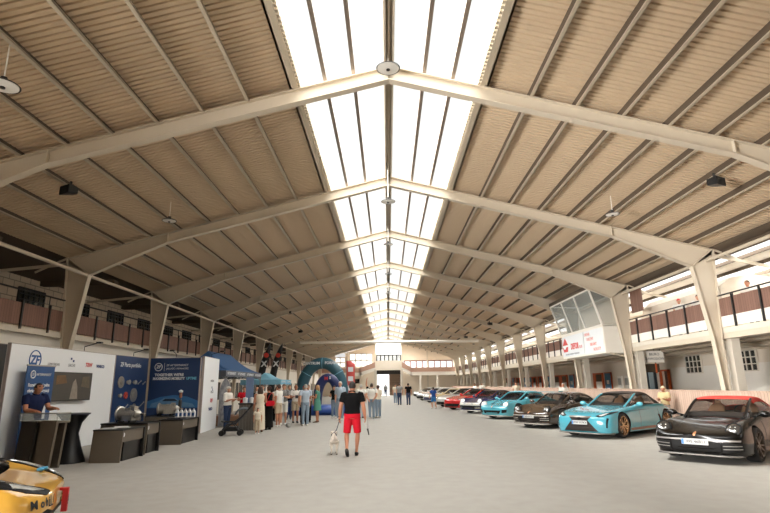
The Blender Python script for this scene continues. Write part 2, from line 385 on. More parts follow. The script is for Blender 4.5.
# lean-to roof with translucent strips above the right gallery
def lz(x): return 6.12-(x-11.0)*.2
for k, (a, b, tr) in enumerate(((11.0, 11.9, 0), (11.9, 12.25, 1), (12.25, 13.0, 0), (13.0, 13.7, 1), (13.7, 14.6, 0))):
    if tr: wn += 1
    struct('window_%d' % wn if tr else 'roof_right', MB().prism([(a, lz(a)), (b, lz(b)), (b, lz(b)+.02), (a, lz(a)+.02)], 'y', YB, YE), M['gable'] if tr else (M['darkroof'] if a < 11.5 else M['white']), 'translucent strip in the roof over the right gallery' if tr else None)
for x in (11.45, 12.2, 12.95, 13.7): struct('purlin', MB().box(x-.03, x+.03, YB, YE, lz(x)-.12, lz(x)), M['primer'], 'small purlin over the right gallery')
struct('wall_back', MB().box(-15, 15, YB-.2, YB, 0, 9.2), M['cream'], 'wall behind the camera')
# end wall
wl = MB(); yb = YE
def er(x): return 9.08-SL*abs(x)
for x0, x1, z0, z1 in ((-15, -11, 0, 6.2), (11, 15, 0, 6.2), (-11, -1.95, 0, 3.2), (2.05, 11, 0, 3.2), (-11, -10, 3.2, 6.0), (-2.2, -1.95, 3.2, 6.0)):
    wl.box(x0, x1, yb, yb+.2, z0, z1)
wl.prism([(-11, 4.2), (-10, 4.2), (-10, er(10)), (-11, er(11))], 'y', yb, yb+.2)
wl.prism([(-10, 6.95), (-2.6, 6.95), (-2.2, 6.75), (-2.2, er(2.2)), (-7.6, 6.95)], 'y', yb, yb+.2)
wl.box(-10, -6.6, yb, yb+.2, 3.2, 4.7).box(-2.7, -2.0, yb, yb+.2, 3.2, 7.0).box(-6.6, -2.7, yb, yb+.2, 3.2, 4.72)
wl.box(-9.9, -9.0, yb, yb+.2, 4.7, 6.6).box(-7.3, -6.55, yb, yb+.2, 4.7, 6.95)
wl.box(-2.1, 2.2, yb, yb+.2, 4.2, 5.6)
wl.box(2.2, 11, yb, yb+.2, 3.2, 4.35); wl.prism([(2.2, 5.62), (11, 5.62), (11, er(11)), (2.2, er(2.2))], 'y', yb, yb+.2)
struct('wall_end', wl, M['cream'], 'cream end wall of the hall')
def endwin(x0, x1, z0, z1, nx, nz, m, fm, label, bar=.08):
    global wn
    wn += 1
    o = struct('window_%d' % wn, MB().box(x0, x1, yb+.08, yb+.1, z0, z1), m, label); mb = MB()
    for i in range(nx+1): x = x0+(x1-x0)*i/nx; mb.box(x-bar, x+bar, yb-.02, yb+.14, z0, z1)
    for i in range(nz+1): z = z0+(z1-z0)*i/nz; mb.box(x0, x1, yb-.02, yb+.14, z-bar, z+bar)
    struct('window_frame', mb, fm, parent=o)
endwin(-6.55, -2.7, 4.72, 6.95, 4, 2, M['gable'], M['concrete'], 'large bright gridded window in the end wall')
endwin(-9.0, -7.3, 4.7, 6.3, 2, 2, M['gable'], M['concrete'], 'small bright window at the left of the end wall')
endwin(-2.0, 2.1, 5.6, 6.65, 6, 1, M['glass'], M['dark'], 'row of small windows above the central balcony')
endwin(2.7, 10.8, 4.35, 5.62, 8, 1, M['gable'], mat('brown_frame', rgb(140, 92, 74), .6), 'row of brown framed windows in the end wall')
wn += 1
struct('window_%d' % wn, MB().prism([(-2.15, 6.68), (2.15, 6.68), (2.15, er(2.15)), (0, er(0)), (-2.15, er(2.15))], 'y', yb+.05, yb+.07), M['gable'], 'bright glazed gable below the ridge')
for x in (-6.9, -2.25, 2.3, 6.6): struct('pillar', MB().box(x-.12, x+.12, yb-.25, yb, 0, er(x)-.1), M['concrete'], 'post on the end wall')
# end gallery with stairs to the central balcony
eg = MB().box(-11, -4.4, yb-2.2, yb, 3.2, 3.75).box(3.6, 11, yb-2.2, yb, 3.2, 3.75)
struct('end_gallery', eg, M['white'], 'white edge beams of the gallery on the end wall')
mb = MB().box(-11, -4.6, yb-2.25, yb-2.19, 3.75, 4.45).box(3.6, 11, yb-2.25, yb-2.19, 3.75, 4.45)
for sg, xa, xb in ((-1, -2.1, -4.8), (1, 2.1, 3.8)):
    mb.prism([(xa, 4.55), (xb, 3.75), (xb, 4.45), (xa, 5.45)], 'y', yb-2.25, yb-2.19)
struct('end_railing', mb, mat('end_rail', rgb(190, 152, 132), .7), 'brown boarded railing along the end gallery and stairs')
mb = MB()
for sg, xa, xb in ((-1, -2.1, -4.8), (1, 2.1, 3.8)):
    mb.prism([(xa, 4.1), (xb, 3.2), (xb, 3.75), (xa, 4.55)], 'y', yb-2.2, yb-.6)
struct('staircase', mb, M['white'], 'white stair flights up to the central balcony')
struct('balcony', MB().box(-2.2, 2.2, yb-2.3, yb, 4.1, 4.5).box(-2.2, 2.2, yb-2.32, yb-2.24, 4.5, 5.6), M['cream'], 'beige boarded central balcony above the gate')
for x in (-2.15, 2.15): struct('pillar', MB().box(x-.18, x+.18, yb-2.4, yb-2.1, 0, 4.2), M['concrete'], 'pillar carrying the central balcony')
for x in (-7.5, 5.2, 8): struct('pillar', MB().box(x-.15, x+.15, yb-2.2, yb-1.9, 0, 3.2), M['white'], 'white post below the end gallery')
# gate: bright opening on the left, brown sliding leaf on the right
o = struct('door_1', MB().box(.1, 2.0, yb-.12, yb-.02, 0, 3.5), boardmat('gate_boards', rgb(120, 98, 78), rgb(108, 86, 68), .3, 'Z'), 'brown sliding gate leaf in the end wall')
struct('gate_rail', MB().box(-2.0, 2.1, yb-.16, yb-.02, 3.45, 4.1), M['dark'], parent=o)
wn += 1; struct('window_%d' % wn, MB().box(-1.95, .1, yb+.1, yb+.12, 0, 3.45), M['gable'], 'bright open half of the end gate')
struct('window_%d' % (wn+1), MB().box(-6.2, -4.9, yb-.04, yb, 2.0, 2.75), M['glassblock'], 'dark window under the end gallery'); wn += 1
# suspended bar far down the hall
t = thing('suspended_bar', 'long white bar hung across the hall near the far end', 'bar', (0, 51.3, 5.75))
MB().tube([(-8.5, 0, 0), (8.6, 0, -.08)], .13, 10).build('bar', M['white'], t, 'auto')
for x in (-8.3, -4.7, 4.65, 8.4): MB().tube([(x, 0, .05), (x, 0, roofz(x)-5.85)], .03, 6).build('hanger', M['steel'], t)

# ground-floor doors under the right gallery (x = 14.5 wall)
dn = 1
def stable_door(y0, y1, kind, label):
    global dn
    dn += 1; X = 14.44
    if kind == 'blue':
        o = struct('door_%d' % dn, MB().box(X-.06, X, y0, y1, 0, 2.25), M['blue'], label)
        struct('door_frame', MB().box(X-.05, X+.02, y0-.06, y0, 0, 2.3).box(X-.05, X+.02, y1, y1+.06, 0, 2.3).box(X-.05, X+.02, y0-.06, y1+.06, 2.25, 2.31), M['orange'], parent=o)
        struct('door_panel', MB().box(X-.08, X-.06, y0+.28*(y1-y0), y0+.7*(y1-y0), .9, 1.3).box(X-.08, X-.06, y0+.3*(y1-y0), y0+.66*(y1-y0), 1.55, 1.8), M['white'], parent=o)
    else:
        o = struct('door_%d' % dn, MB().box(X-.04, X+.01, y0, y1, 0, 1.72), M['white'], label)
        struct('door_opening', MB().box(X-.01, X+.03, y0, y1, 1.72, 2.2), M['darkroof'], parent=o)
        struct('door_frame', MB().box(X-.07, X+.02, y0-.16, y0, 0, 2.3).box(X-.07, X+.02, y1, y1+(.42 if kind == 'wide' else .1), 0, 2.3).box(X-.07, X+.02, y0-.1, y1+.1, 2.2, 2.3), M['orange'], parent=o)
for y0, y1, kd in ((36.95, 38.1, 'wide'), (42.6, 43.6, 'blue'), (44.3, 45.5, 'wide'), (46.2, 47.5, 'wide'), (48.9, 50.0, 'blue'), (51.5, 52.4, 'wide'), (53.5, 54.5, 'wide'), (55.1, 56.1, 'blue'), (57.2, 58.1, 'blue'), (60.2, 61.2, 'wide'), (62.6, 63.5, 'blue'), (64.3, 65.2, 'blue'), (66.3, 67.3, 'wide')):
    stable_door(y0, y1, kd, 'blue stable door in the right wall' if kd == 'blue' else 'orange framed half stable door in the right wall')
stable_door(35.5, 36.45, 'blue', 'blue stable door with white notices beside the orange framed door')
# dark framed sliding glass door and narrow brown door
dn += 1
o = struct('door_%d' % dn, MB().box(14.38, 14.42, 29.65, 31.1, 0, 2.2), glassmat('pale_door_glass', rgb(170, 190, 200), .8, .1), 'dark framed glass double door in the right wall')
struct('door_frame', MB().box(14.34, 14.46, 29.57, 29.67, 0, 2.3).box(14.34, 14.46, 30.32, 30.44, 0, 2.3).box(14.34, 14.46, 31.05, 31.2, 0, 2.3).box(14.34, 14.46, 29.57, 31.2, 2.2, 2.3), mat('dark_frame', rgb(42, 52, 58), .5), parent=o)
wn += 0
for k, (a, b) in enumerate(((25.1, 26.4), (21.3, 22.6), (17.5, 18.8), (13.7, 15.0))): wn += 1; gridwindow(wn, 14.44, a, b, 2.05, 2.85, -1, 4, 3, 'dark gridded window high in the white right wall')
dn += 1
o = struct('door_%d' % dn, MB().box(14.36, 14.42, 28.2, 28.5, 0, 2.2), mat('mid_brown', rgb(90, 60, 48), .6), 'narrow brown door ajar beside the white lower wall')
struct('door_frame', MB().box(14.34, 14.46, 28.12, 28.2, 0, 2.28).box(14.34, 14.46, 28.95, 29.03, 0, 2.28).box(14.34, 14.46, 28.12, 29.03, 2.2, 2.28), M['orange'], parent=o)
for k, (a, b) in enumerate(((33.9, 34.5), (32.9, 33.5))):
    o = tag(MB().box(14.4, 14.5, a, b, 1.3, 2.05).build('notice_board', M['white']), 'pale framed notice on the right wall, %s one from the glass doors' % ('farther' if k == 0 else 'nearer'), 'notice')
    MB().box(14.38, 14.4, a+.1, b-.1, 1.5, 1.9).build('paper', mat('grey_paper', rgb(170, 168, 160), .8), o)

# ------------------------------------------------------------------ cars
from mathutils.geometry import delaunay_2d_cdt
def paint(name, c, rough=.22, metal=.0): return mat('paint_'+name, c, rough, metal, noise=.015, scale=1.5, coat=1.0)
TYRE = mat('tyre_rubber', rgb(32, 31, 31), .85, noise=.1); BLACKP = mat('black_plastic', rgb(20, 19, 19), .6, noise=.05, spec=.25)
LAMP = mat('lamp_lens', rgb(214, 216, 214), .12, .1, noise=.2, scale=30, coat=1.0); CHROME = mat('chrome', rgb(200, 200, 200), .15, 1.0, noise=.02)
PLATE = mat('plate_white', rgb(196, 196, 194), .5, noise=.01); PLATEB = mat('plate_blue', rgb(70, 130, 200), .5, noise=.01); INK = mat('ink_black', rgb(40, 40, 44), .6, noise=.01)
CARGLASS = glassmat('car_glass', rgb(30, 30, 28), .36, .03); SIDEGLASS = glassmat('side_glass', rgb(36, 34, 32), .62, .03)
SEATD = mat('seat_dark', rgb(52, 44, 40), .7); SEATT = mat('seat_tan', rgb(176, 134, 100), .7); SEATR = mat('seat_red', rgb(170, 40, 36), .7)
def crom(P, n):
    """uniform Catmull-Rom through rows of P, n steps per span"""
    P = np.asarray(P, float); out = []
    for i in range(len(P)-1):
        p0, p1, p2, p3 = P[max(i-1, 0)], P[i], P[i+1], P[min(i+2, len(P)-1)]
        for k in range(n):
            t = k/n; out.append(.5*((2*p1)+(-p0+p2)*t+(2*p0-5*p1+4*p2-p3)*t*t+(-p0+3*p1-3*p2+p3)*t**3))
    out.append(P[-1]); return np.array(out)
#        x     zb   wb   zl   wl    zm   wm    zs   ws   zt   wt   zc
ST = {
'rear_engine': [
 (2.27, .30, .30, .34, .42, .44, .50, .52, .40, .56, .22, .57),
 (2.22, .20, .58, .27, .68, .43, .73, .55, .64, .585, .36, .595),
 (2.10, .16, .72, .25, .82, .46, .865, .65, .78, .63, .46, .632),
 (1.90, .15, .78, .27, .88, .50, .905, .775, .78, .69, .48, .68),
 (1.60, .15, .80, .28, .90, .53, .92, .83, .77, .76, .48, .745),
 (1.25, .15, .80, .28, .90, .55, .925, .85, .77, .815, .50, .805),
 (.92, .15, .81, .28, .88, .55, .91, .85, .80, .865, .60, .88),
 (.40, .15, .82, .27, .87, .55, .895, .87, .83, .90, .68, .91),
 (-.20, .15, .82, .27, .87, .55, .895, .88, .84, .91, .70, .92),
 (-.75, .15, .82, .28, .90, .57, .92, .89, .84, .92, .70, .93),
 (-1.2, .15, .80, .30, .92, .60, .94, .885, .84, .91, .62, .92),
 (-1.65, .17, .78, .32, .90, .60, .925, .84, .80, .875, .58, .89),
 (-2.05, .24, .74, .36, .84, .58, .87, .76, .76, .80, .52, .82),
 (-2.24, .34, .60, .42, .70, .58, .76, .68, .64, .71, .42, .72)],
'grand_tourer': [
 (2.40, .30, .20, .34, .30, .50, .34, .60, .28, .635, .16, .64),
 (2.36, .20, .50, .26, .58, .46, .62, .61, .52, .65, .30, .66),
 (2.22, .15, .76, .24, .86, .46, .90, .68, .78, .71, .46, .715),
 (1.95, .14, .82, .26, .93, .50, .95, .76, .84, .78, .52, .78),
 (1.5, .14, .84, .27, .94, .54, .965, .835, .84, .835, .56, .835),
 (1.05, .14, .84, .27, .91, .55, .94, .86, .84, .88, .60, .885),
 (.62, .14, .84, .27, .90, .55, .93, .88, .85, .915, .64, .93),
 (0, .14, .84, .27, .89, .55, .925, .90, .86, .93, .72, .94),
 (-.6, .14, .84, .27, .90, .56, .935, .91, .86, .94, .72, .95),
 (-1.1, .14, .83, .29, .94, .60, .965, .92, .86, .95, .66, .96),
 (-1.55, .15, .82, .31, .94, .62, .965, .90, .84, .94, .62, .95),
 (-2.0, .22, .78, .36, .88, .62, .90, .84, .78, .89, .56, .90),
 (-2.36, .34, .60, .42, .70, .62, .76, .78, .66, .82, .44, .83)],
'supercar': [
 (2.28, .22, .34, .27, .44, .38, .50, .47, .42, .50, .24, .505),
 (2.22, .15, .60, .22, .72, .38, .78, .50, .66, .53, .40, .535),
 (2.05, .12, .78, .22, .90, .42, .95, .58, .84, .585, .50, .585),
 (1.75, .11, .84, .24, .96, .48, .985, .69, .86, .655, .52, .65),
 (1.35, .11, .86, .26, .97, .52, 1.0, .76, .86, .72, .54, .71),
 (.95, .11, .86, .26, .95, .52, .985, .77, .86, .78, .60, .785),
 (.4, .11, .86, .26, .94, .52, .97, .80, .86, .83, .66, .84),
 (-.4, .11, .86, .26, .95, .54, .98, .82, .88, .85, .66, .86),
 (-1.1, .11, .86, .28, .98, .58, 1.0, .84, .88, .87, .62, .88),
 (-1.7, .13, .84, .32, .96, .60, .98, .82, .86, .86, .58, .87),
 (-2.2, .26, .74, .38, .86, .58, .90, .76, .80, .80, .5, .81)]}
#        x     wb    zb    wt    zt    zc
GH = {
'rear_engine': [(1.0, .66, .85, .60, .87, .885), (.78, .73, .86, .61, .965, .985), (.50, .77, .87, .595, 1.115, 1.135), (.24, .78, .875, .575, 1.225, 1.25), (-.05, .785, .88, .555, 1.265, 1.295),
 (-.45, .785, .885, .545, 1.255, 1.29), (-.85, .78, .89, .53, 1.19, 1.235), (-1.25, .75, .89, .50, 1.075, 1.13), (-1.6, .68, .88, .46, .955, 1.0), (-1.9, .58, .84, .42, .87, .885)],
'grand_tourer': [(.78, .70, .88, .64, .91, .93), (.5, .77, .89, .63, 1.03, 1.05), (.2, .80, .90, .61, 1.17, 1.19), (-.08, .80, .905, .585, 1.275, 1.30), (-.4, .80, .91, .565, 1.31, 1.345),
 (-.75, .79, .915, .55, 1.295, 1.335), (-1.1, .77, .92, .52, 1.22, 1.265), (-1.45, .72, .92, .48, 1.10, 1.14), (-1.75, .64, .90, .44, .97, .99)],
'supercar': [(1.15, .66, .76, .60, .77, .78), (.8, .74, .78, .60, .90, .92), (.4, .77, .80, .56, 1.05, 1.08), (0, .77, .82, .52, 1.13, 1.16), (-.5, .76, .83, .5, 1.12, 1.15), (-1.0, .72, .84, .46, 1.02, 1.06), (-1.6, .6, .84, .42, .9, .92)]}
SPEC = {'rear_engine': dict(ax=(1.29, -1.16), r=.345, hd=.24, side=-1.02, rw=-.55, tr=.80), 'grand_tourer': dict(ax=(1.455, -1.415), r=.362, hd=-.08, side=-1.0, rw=-.85, tr=.81), 'supercar': dict(ax=(1.38, -1.25), r=.35, hd=.4, side=-.6, rw=-.6, tr=.84)}

class Car:
    def __init__(s, kind, label, cat, loc, heading, pm, roofm=None, seat=None, rim=None, group=None, res=4, name='sports_car'):
        s.kind = kind; sp = SPEC[kind]; s.root = thing(name, label, cat, (loc[0], loc[1], 0), math.atan2(heading[1], heading[0]), group)
        s.pm = pm; s.body(res); s.greenhouse(roofm or pm, seat or SEATD); s.wheels(rim or mat('rim_silver', rgb(168, 166, 160), .3, .8)); s.mirrors()
    def body(s, res):
        rows = []
        for (x, zb, wb, zl, wl, zm, wm, zs, ws, zt, wt, zc) in ST[s.kind]:
            rows.append([(x, 0, zb), (x, wb, zb), (x, wl, zl), (x, wm, zm), (x, ws, zs), (x, wt, zt), (x, 0, zc)])
        R = np.array(rows); R = crom(R.reshape(len(R), -1), res).reshape(-1, 7, 3); rings = []
        for row in R:
            full = np.concatenate([row, (row[5:0:-1]*np.array([1, -1, 1]))])      # closed ring of 12
            n = len(full); out = []
            for i in range(n):
                p0, p1, p2, p3 = full[i-1], full[i], full[(i+1) % n], full[(i+2) % n]
                for k in range(4):
                    t = k/4; out.append(.5*((2*p1)+(-p0+p2)*t+(2*p0-5*p1+4*p2-p3)*t*t+(-p0+3*p1-3*p2+p3)*t**3))
            rings.append([tuple(p) for p in out])
        mb = MB(); mb.loft(rings); o = mb.build('body', [s.pm, BLACKP], s.root, True)
        cut = MB(); cut.mi = 0; sp = SPEC[s.kind]
        for ax in sp['ax']: cut.tube([(ax, -1.3, sp['r']), (ax, 1.3, sp['r'])], sp['r']+.055, 36)
        cm = cut.mesh('cut', [BLACKP]); cm.materials.clear(); cm.materials.append(s.pm); cm.materials.append(BLACKP)
        for p in cm.polygons: p.material_index = 1
        co = bpy.data.objects.new('cut', cm); col.objects.link(co)
        co.matrix_world = s.root.matrix_basis.copy()
        co.parent = s.root; co.matrix_local = Matrix.Identity(4)
        md = o.modifiers.new('b', 'BOOLEAN'); md.operation = 'DIFFERENCE'; md.object = co; md.solver = 'EXACT'
        dg = bpy.context.evaluated_depsgraph_get(); ev = o.evaluated_get(dg)
        me = bpy.data.meshes.new_from_object(ev); o.modifiers.clear(); old = o.data; o.data = me; me.name = 'body'
        bpy.data.objects.remove(co); bpy.data.meshes.remove(old)
        me.polygons.foreach_set('use_smooth', [True]*len(me.polygons)); me.set_sharp_from_angle(angle=math.radians(45))
        s.o = o; bm = bmesh.new(); bm.from_mesh(me); s.bvh = BVHTree.FromBMesh(bm); bm.free()
    DIR = {'front': (lambda a, b: (4, a, b), Vector((-1, 0, 0))), 'top': (lambda a, b: (a, b, 3), Vector((0, 0, -1))), 'left': (lambda a, b: (a, 3, b), Vector((0, -1, 0))), 'right': (lambda a, b: (a, -3, b), Vector((0, 1, 0)))}
    def hit(s, axis, a, b):
        f, d = s.DIR[axis]; h = s.bvh.ray_cast(Vector(f(a, b)), d)
        if h[0] is not None: return h[0], h[1]
        h = s.bvh.find_nearest(Vector(f(a, b))+d*(4-2.1 if axis == 'front' else 2.1)); return h[0], h[1]
    def decal(s, name, poly, axis, m, off=.008, step=.07, both=False, parent=None, smooth=False):
        if both:
            s.decal(name, poly, axis, m, off, step, parent=parent)
            if axis == 'front': poly = [(-a, b) for a, b in poly]
            elif axis == 'top': poly = [(a, -b) for a, b in poly]
            else: axis = 'right' if axis == 'left' else 'left'
            return s.decal(name, poly, axis, m, off, step, parent=parent)
        pts = [Vector(p) for p in poly]; bd = []
        for i, p in enumerate(pts):
            q = pts[(i+1) % len(pts)]; n = max(1, int((q-p).length/step))
            bd += [p.lerp(q, k/n) for k in range(n)]
        nb = len(bd); x0, x1 = min(p.x for p in pts), max(p.x for p in pts); y0, y1 = min(p.y for p in pts), max(p.y for p in pts)
        inner = []
        for i in range(1, int((x1-x0)/step)+1):
            for j in range(1, int((y1-y0)/step)+1): inner.append(Vector((x0+i*step, y0+j*step)))
        V, E_, F, *_ = delaunay_2d_cdt(bd+inner, [], [list(range(nb))], 1, 1e-4)
        _, d = s.DIR[axis]; top = []; nrm = []
        for v in V:
            h, n = s.hit(axis, v.x, v.y); top.append(h+n*off if n.dot(d) < .2 else h-d*off); nrm.append(n)
        mb = MB(); mb.add(top, F)
        cnt = {}
        for f in F:
            for i in range(len(f)):
                e = (f[i], f[(i+1) % len(f)]); cnt[e] = 1
        be = [e for e in cnt if (e[1], e[0]) not in cnt]
        for a, b in be: mb.add([top[a], top[b], top[b]-nrm[b]*(off+.012), top[a]-nrm[a]*(off+.012)], [(0, 1, 2, 3)])
        o = mb.build(name, m, parent or s.root, smooth)
        bm = bmesh.new(); bm.from_mesh(o.data); bmesh.ops.remove_doubles(bm, verts=bm.verts, dist=1e-5)
        bmesh.ops.delete(bm, geom=[v for v in bm.verts if not v.link_faces], context='VERTS'); bm.to_mesh(o.data); bm.free()
        return o
    def oval(s, cy, cz, ry, rz, n=22, rot=0):
        return [(cy+ry*math.cos(2*PI*k/n)*math.cos(rot)-rz*math.sin(2*PI*k/n)*math.sin(rot), cz+ry*math.cos(2*PI*k/n)*math.sin(rot)+rz*math.sin(2*PI*k/n)*math.cos(rot)) for k in range(n)]
    def greenhouse(s, roofm, seat):
        sp = SPEC[s.kind]; R = crom(GH[s.kind], 5); nb, nt = 5, 6; P = []
        for x, wb, zb, wt, zt, zc in R:
            row = []
            for k in range(nb+1):
                t = k/nb; row.append((x, wb+(wt-wb)*t+.03*math.sin(PI*t), zb-.015+(zt-zb+.015)*t))
            for k in range(1, nt+1):
                t = k/nt; row.append((x, wt*math.cos(t*PI/2)**.9 if t < 1 else 0, zt+(zc-zt)*math.sin(t*PI/2)))
            P.append(row+[(a, -b, c) for a, b, c in row[-2::-1]])
        n = len(P); m = len(P[0]); parts = {}
        for i in range(n-1):
            xm = (P[i][0][0]+P[i+1][0][0])/2
            for j in range(m-1):
                jj = min(j, m-2-j); side = jj < nb
                if side: k = ('side_window' if j < m/2 else 'side_window2') if (xm > sp['side'] and nb > jj >= 0 and not (jj == nb-1 and xm < sp['hd'])) else 'roof'
                else: k = 'windscreen' if xm > sp['hd'] else ('rear_window' if (xm < sp['rw']-.25 and xm > sp['rw']-.95 and jj > nb) else 'roof')
                parts.setdefault(k, []).append((i, j))
        for k, fs in parts.items():
            mb = MB(); mp = {}
            for i, j in fs:
                idx = []
                for a, b in ((i, j), (i+1, j), (i+1, j+1), (i, j+1)):
                    if (a, b) not in mp: mp[(a, b)] = len(mb.v); mb.v.append(P[a][b])
                    idx.append(mp[(a, b)])
                mb.f.append(tuple(idx)); mb.m.append(0)
            nm = k.rstrip('2'); mt = roofm if nm == 'roof' else (CARGLASS if nm in ('windscreen',) else SIDEGLASS)
            o = mb.build(nm, mt, s.root, True)
            if nm == 'roof': md = o.modifiers.new('thick', 'SOLIDIFY'); md.thickness = .02; md.offset = 1
        for sg in (-1, 1):      # windscreen pillars and the bar between the side windows
            pts = [(P[i][nb][0], sg*P[i][nb][1], P[i][nb][2]) for i in range(n) if P[i][0][0] >= sp['hd']-.12]
            MB().tube(pts, .032, 8).build('windscreen_pillar', s.pm, s.root, True)
        xb = (sp['hd']+sp['side'])/2-.18; i = min(range(n), key=lambda q: abs(P[q][0][0]-xb))
        # dark cabin floor, dashboard, seats, wheel
        zb = GH[s.kind][3][2]
        x0, x1 = sp['side']-.15, GH[s.kind][1][0]-.05
        MB().box(x0, x1, -.66, .66, zb-.2, zb+.055).box(x1-.42, x1-.02, -.62, .62, zb, zb+.09).build('interior', SEATD, s.root)
        for sg in (-1, 1):
            mb = MB().tube([(sp['hd']-.62, sg*.36, zb), (sp['hd']-.74, sg*.36, zb+.17), (sp['hd']-.78, sg*.36, zb+.22)], [(.2, .07), (.17, .06), (.1, .05)], 10, side=(0, 1, 0))
            mb.tube([(sp['hd']-.79, sg*.36, zb+.2), (sp['hd']-.82, sg*.36, zb+.31)], [(.09, .05), (.07, .04)], 8, side=(0, 1, 0)); mb.build('seat', seat, s.root, True)
        ring = [Vector((sp['hd']-.12+.05*math.sin(a), .36+.16*math.cos(a), zb+.1+.14*math.sin(a))) for a in [2*PI*k/16 for k in range(17)]]
        MB().tube(ring, .014, 6, False).build('steering_wheel', BLACKP, s.root, True)
    def wheels(s, rim):
        sp = SPEC[s.kind]; r = sp['r']; proto = None
        for ax in sp['ax']:
            for sg in (1, -1):
                if proto is None:
                    T = Matrix.Rotation(-PI/2, 4, 'X'); wd = .125
                    prof = [(r-.075, -wd), (r-.02, -wd), (r, -wd+.03), (r, wd-.03), (r-.02, wd), (r-.075, wd)]
                    w0 = MB().lathe(prof+[(r-.085, wd-.02), (r-.085, -wd)], 32, T).build('wheel', TYRE, s.root, 'auto')
                    rb = MB().lathe([(r-.095, wd-.13), (r-.07, wd-.01), (r-.085, wd+.004), (r-.105, wd-.02), (r-.115, wd-.13)], 32, T)
                    for k in range(10):
                        a = 2*PI*k/10+(.09 if k % 2 else -.09); c, si = math.cos(a), math.sin(a)
                        rb.bar((.05*c, wd-.035, .05*si), ((r-.09)*c, wd-.012, (r-.09)*si), .032, .03, (0, 1, 0))
                    rb.lathe([(.0, wd-.06), (.07, wd-.05), (.065, wd-.018), (.0, wd-.014)], 16, T).build('rim', rim, w0, 'auto')
                    MB().lathe([(0, -.02), (r-.13, -.02), (r-.13, .01), (0, .015)], 24, T).build('brake_disc', mat('disc_steel', rgb(110, 104, 98), .4, .7), w0)
                    proto = w0
                else: w0 = copy_tree(proto, s.root)
                w0.location = (ax, sg*sp['tr'], r); w0.rotation_euler = (0, 0, 0 if sg > 0 else PI)
    def mirrors(s):
        x, w = GH[s.kind][1][0]-.02, GH[s.kind][1][1]; z = GH[s.kind][1][2]+.07
        for sg in (1, -1):
            mb = MB().ell((x, sg*(w+.24), z+.02), .075, .115, .07, 14, 8); mb.tube([(x, sg*(w-.02), z-.05), (x, sg*(w+.15), z)], .022, 6)
            mb.build('mirror', s.mirrorm if hasattr(s, 'mirrorm') else s.pm, s.root, True)
    def plate(s, t, y=0, z=.42, wd=.52, ht=.115):
        h, n = s.hit('front', y, z); x = h.x+.03
        o = MB().box(x-.05, x, y-wd/2, y+wd/2, z-ht/2, z+ht/2).build('number_plate', PLATE, s.root)
        MB().box(x, x+.003, y-wd/2+.005, y-wd/2+.05, z-ht/2+.005, z+ht/2-.005).build('country_band', PLATEB, o)
        text('plate_lettering', t, .088, (x+.001, y+.025, z), (0, 1, 0), (0, 0, 1), INK, o, sx=1.0)
    def lip(s, z, m, w=.9, x0=None):
        pts = []
        for k in range(13):
            y = -w+2*w*k/12; h, n = s.hit('front', y, z+.06); pts.append((h.x+.03, y, z))
        MB().tube(pts, [(.06, .022)]*13, 8, side=(1, 0, 0)).build('front_splitter', m, s.root, True)
    def seams(s):
        x0 = SPEC[s.kind]['hd']+.42; x1 = SPEC[s.kind]['side']+.12; g = mat('seam_dark', rgb(24, 24, 26), .7)
        for ax in ('left', 'right'):
            for xx in (x0, x1): s.decal('door_seam', [(xx, .3), (xx+.014, .3), (xx+.014, .8), (xx, .8)], ax, g, .002, .06)
            s.decal('door_handle', [(x1+.12, .72), (x1+.32, .72), (x1+.32, .755), (x1+.12, .755)], ax, s.pm, .018, .1)
    def round_lights(s, cy=.69, cz=.69, r=.16, m=None):
        for sg in (1, -1):
            h, n = s.hit('front', sg*cy, cz); nn = (n+Vector((.55, 0, 0))).normalized()
            T = nn.to_track_quat('Z', 'Y').to_matrix().to_4x4(); T.translation = h-nn*.012
            o = MB().lathe([(r, -.03), (r*1.06, .0), (r, .022), (r*.86, .028), (r*.84, -.02)], 24, T).build('headlight', m or BLACKP, s.root, 'auto')
            T2 = T.to_3x3().to_4x4()
            MB().ell(h+nn*.004, r*.86, r*.86, .04, 20, 8, T2).build('headlight_lens', LAMP if m is LAMP else mat('lamp_smoked', rgb(64, 62, 60), .1, .2, coat=1.0), o, True)
            for a, b in ((.05, .03), (-.05, .03), (.05, -.04), (-.05, -.04)):
                p = T.to_3x3() @ Vector((a*.8, b*.9, 0)); MB().ell(h+nn*.03+p, .028, .028, .012, 10, 6, T2).build('lamp_unit', mat('lamp_bright', rgb(226, 226, 220), .15, .2), o, True)

def lights_angular(c):
    for sg in (1, -1):
        o = c.decal('headlight', [(sg*a, b) for a, b in ((.50, .665), (.62, .715), (.90, .80), (.86, .72), (.74, .66), (.62, .63))], 'front', BLACKP, .008, .04)
        c.decal('lamp_unit', [(sg*a, b) for a, b in ((.60, .675), (.70, .72), (.80, .752), (.76, .70), (.68, .668))], 'front', LAMP, .014, .04, parent=o)

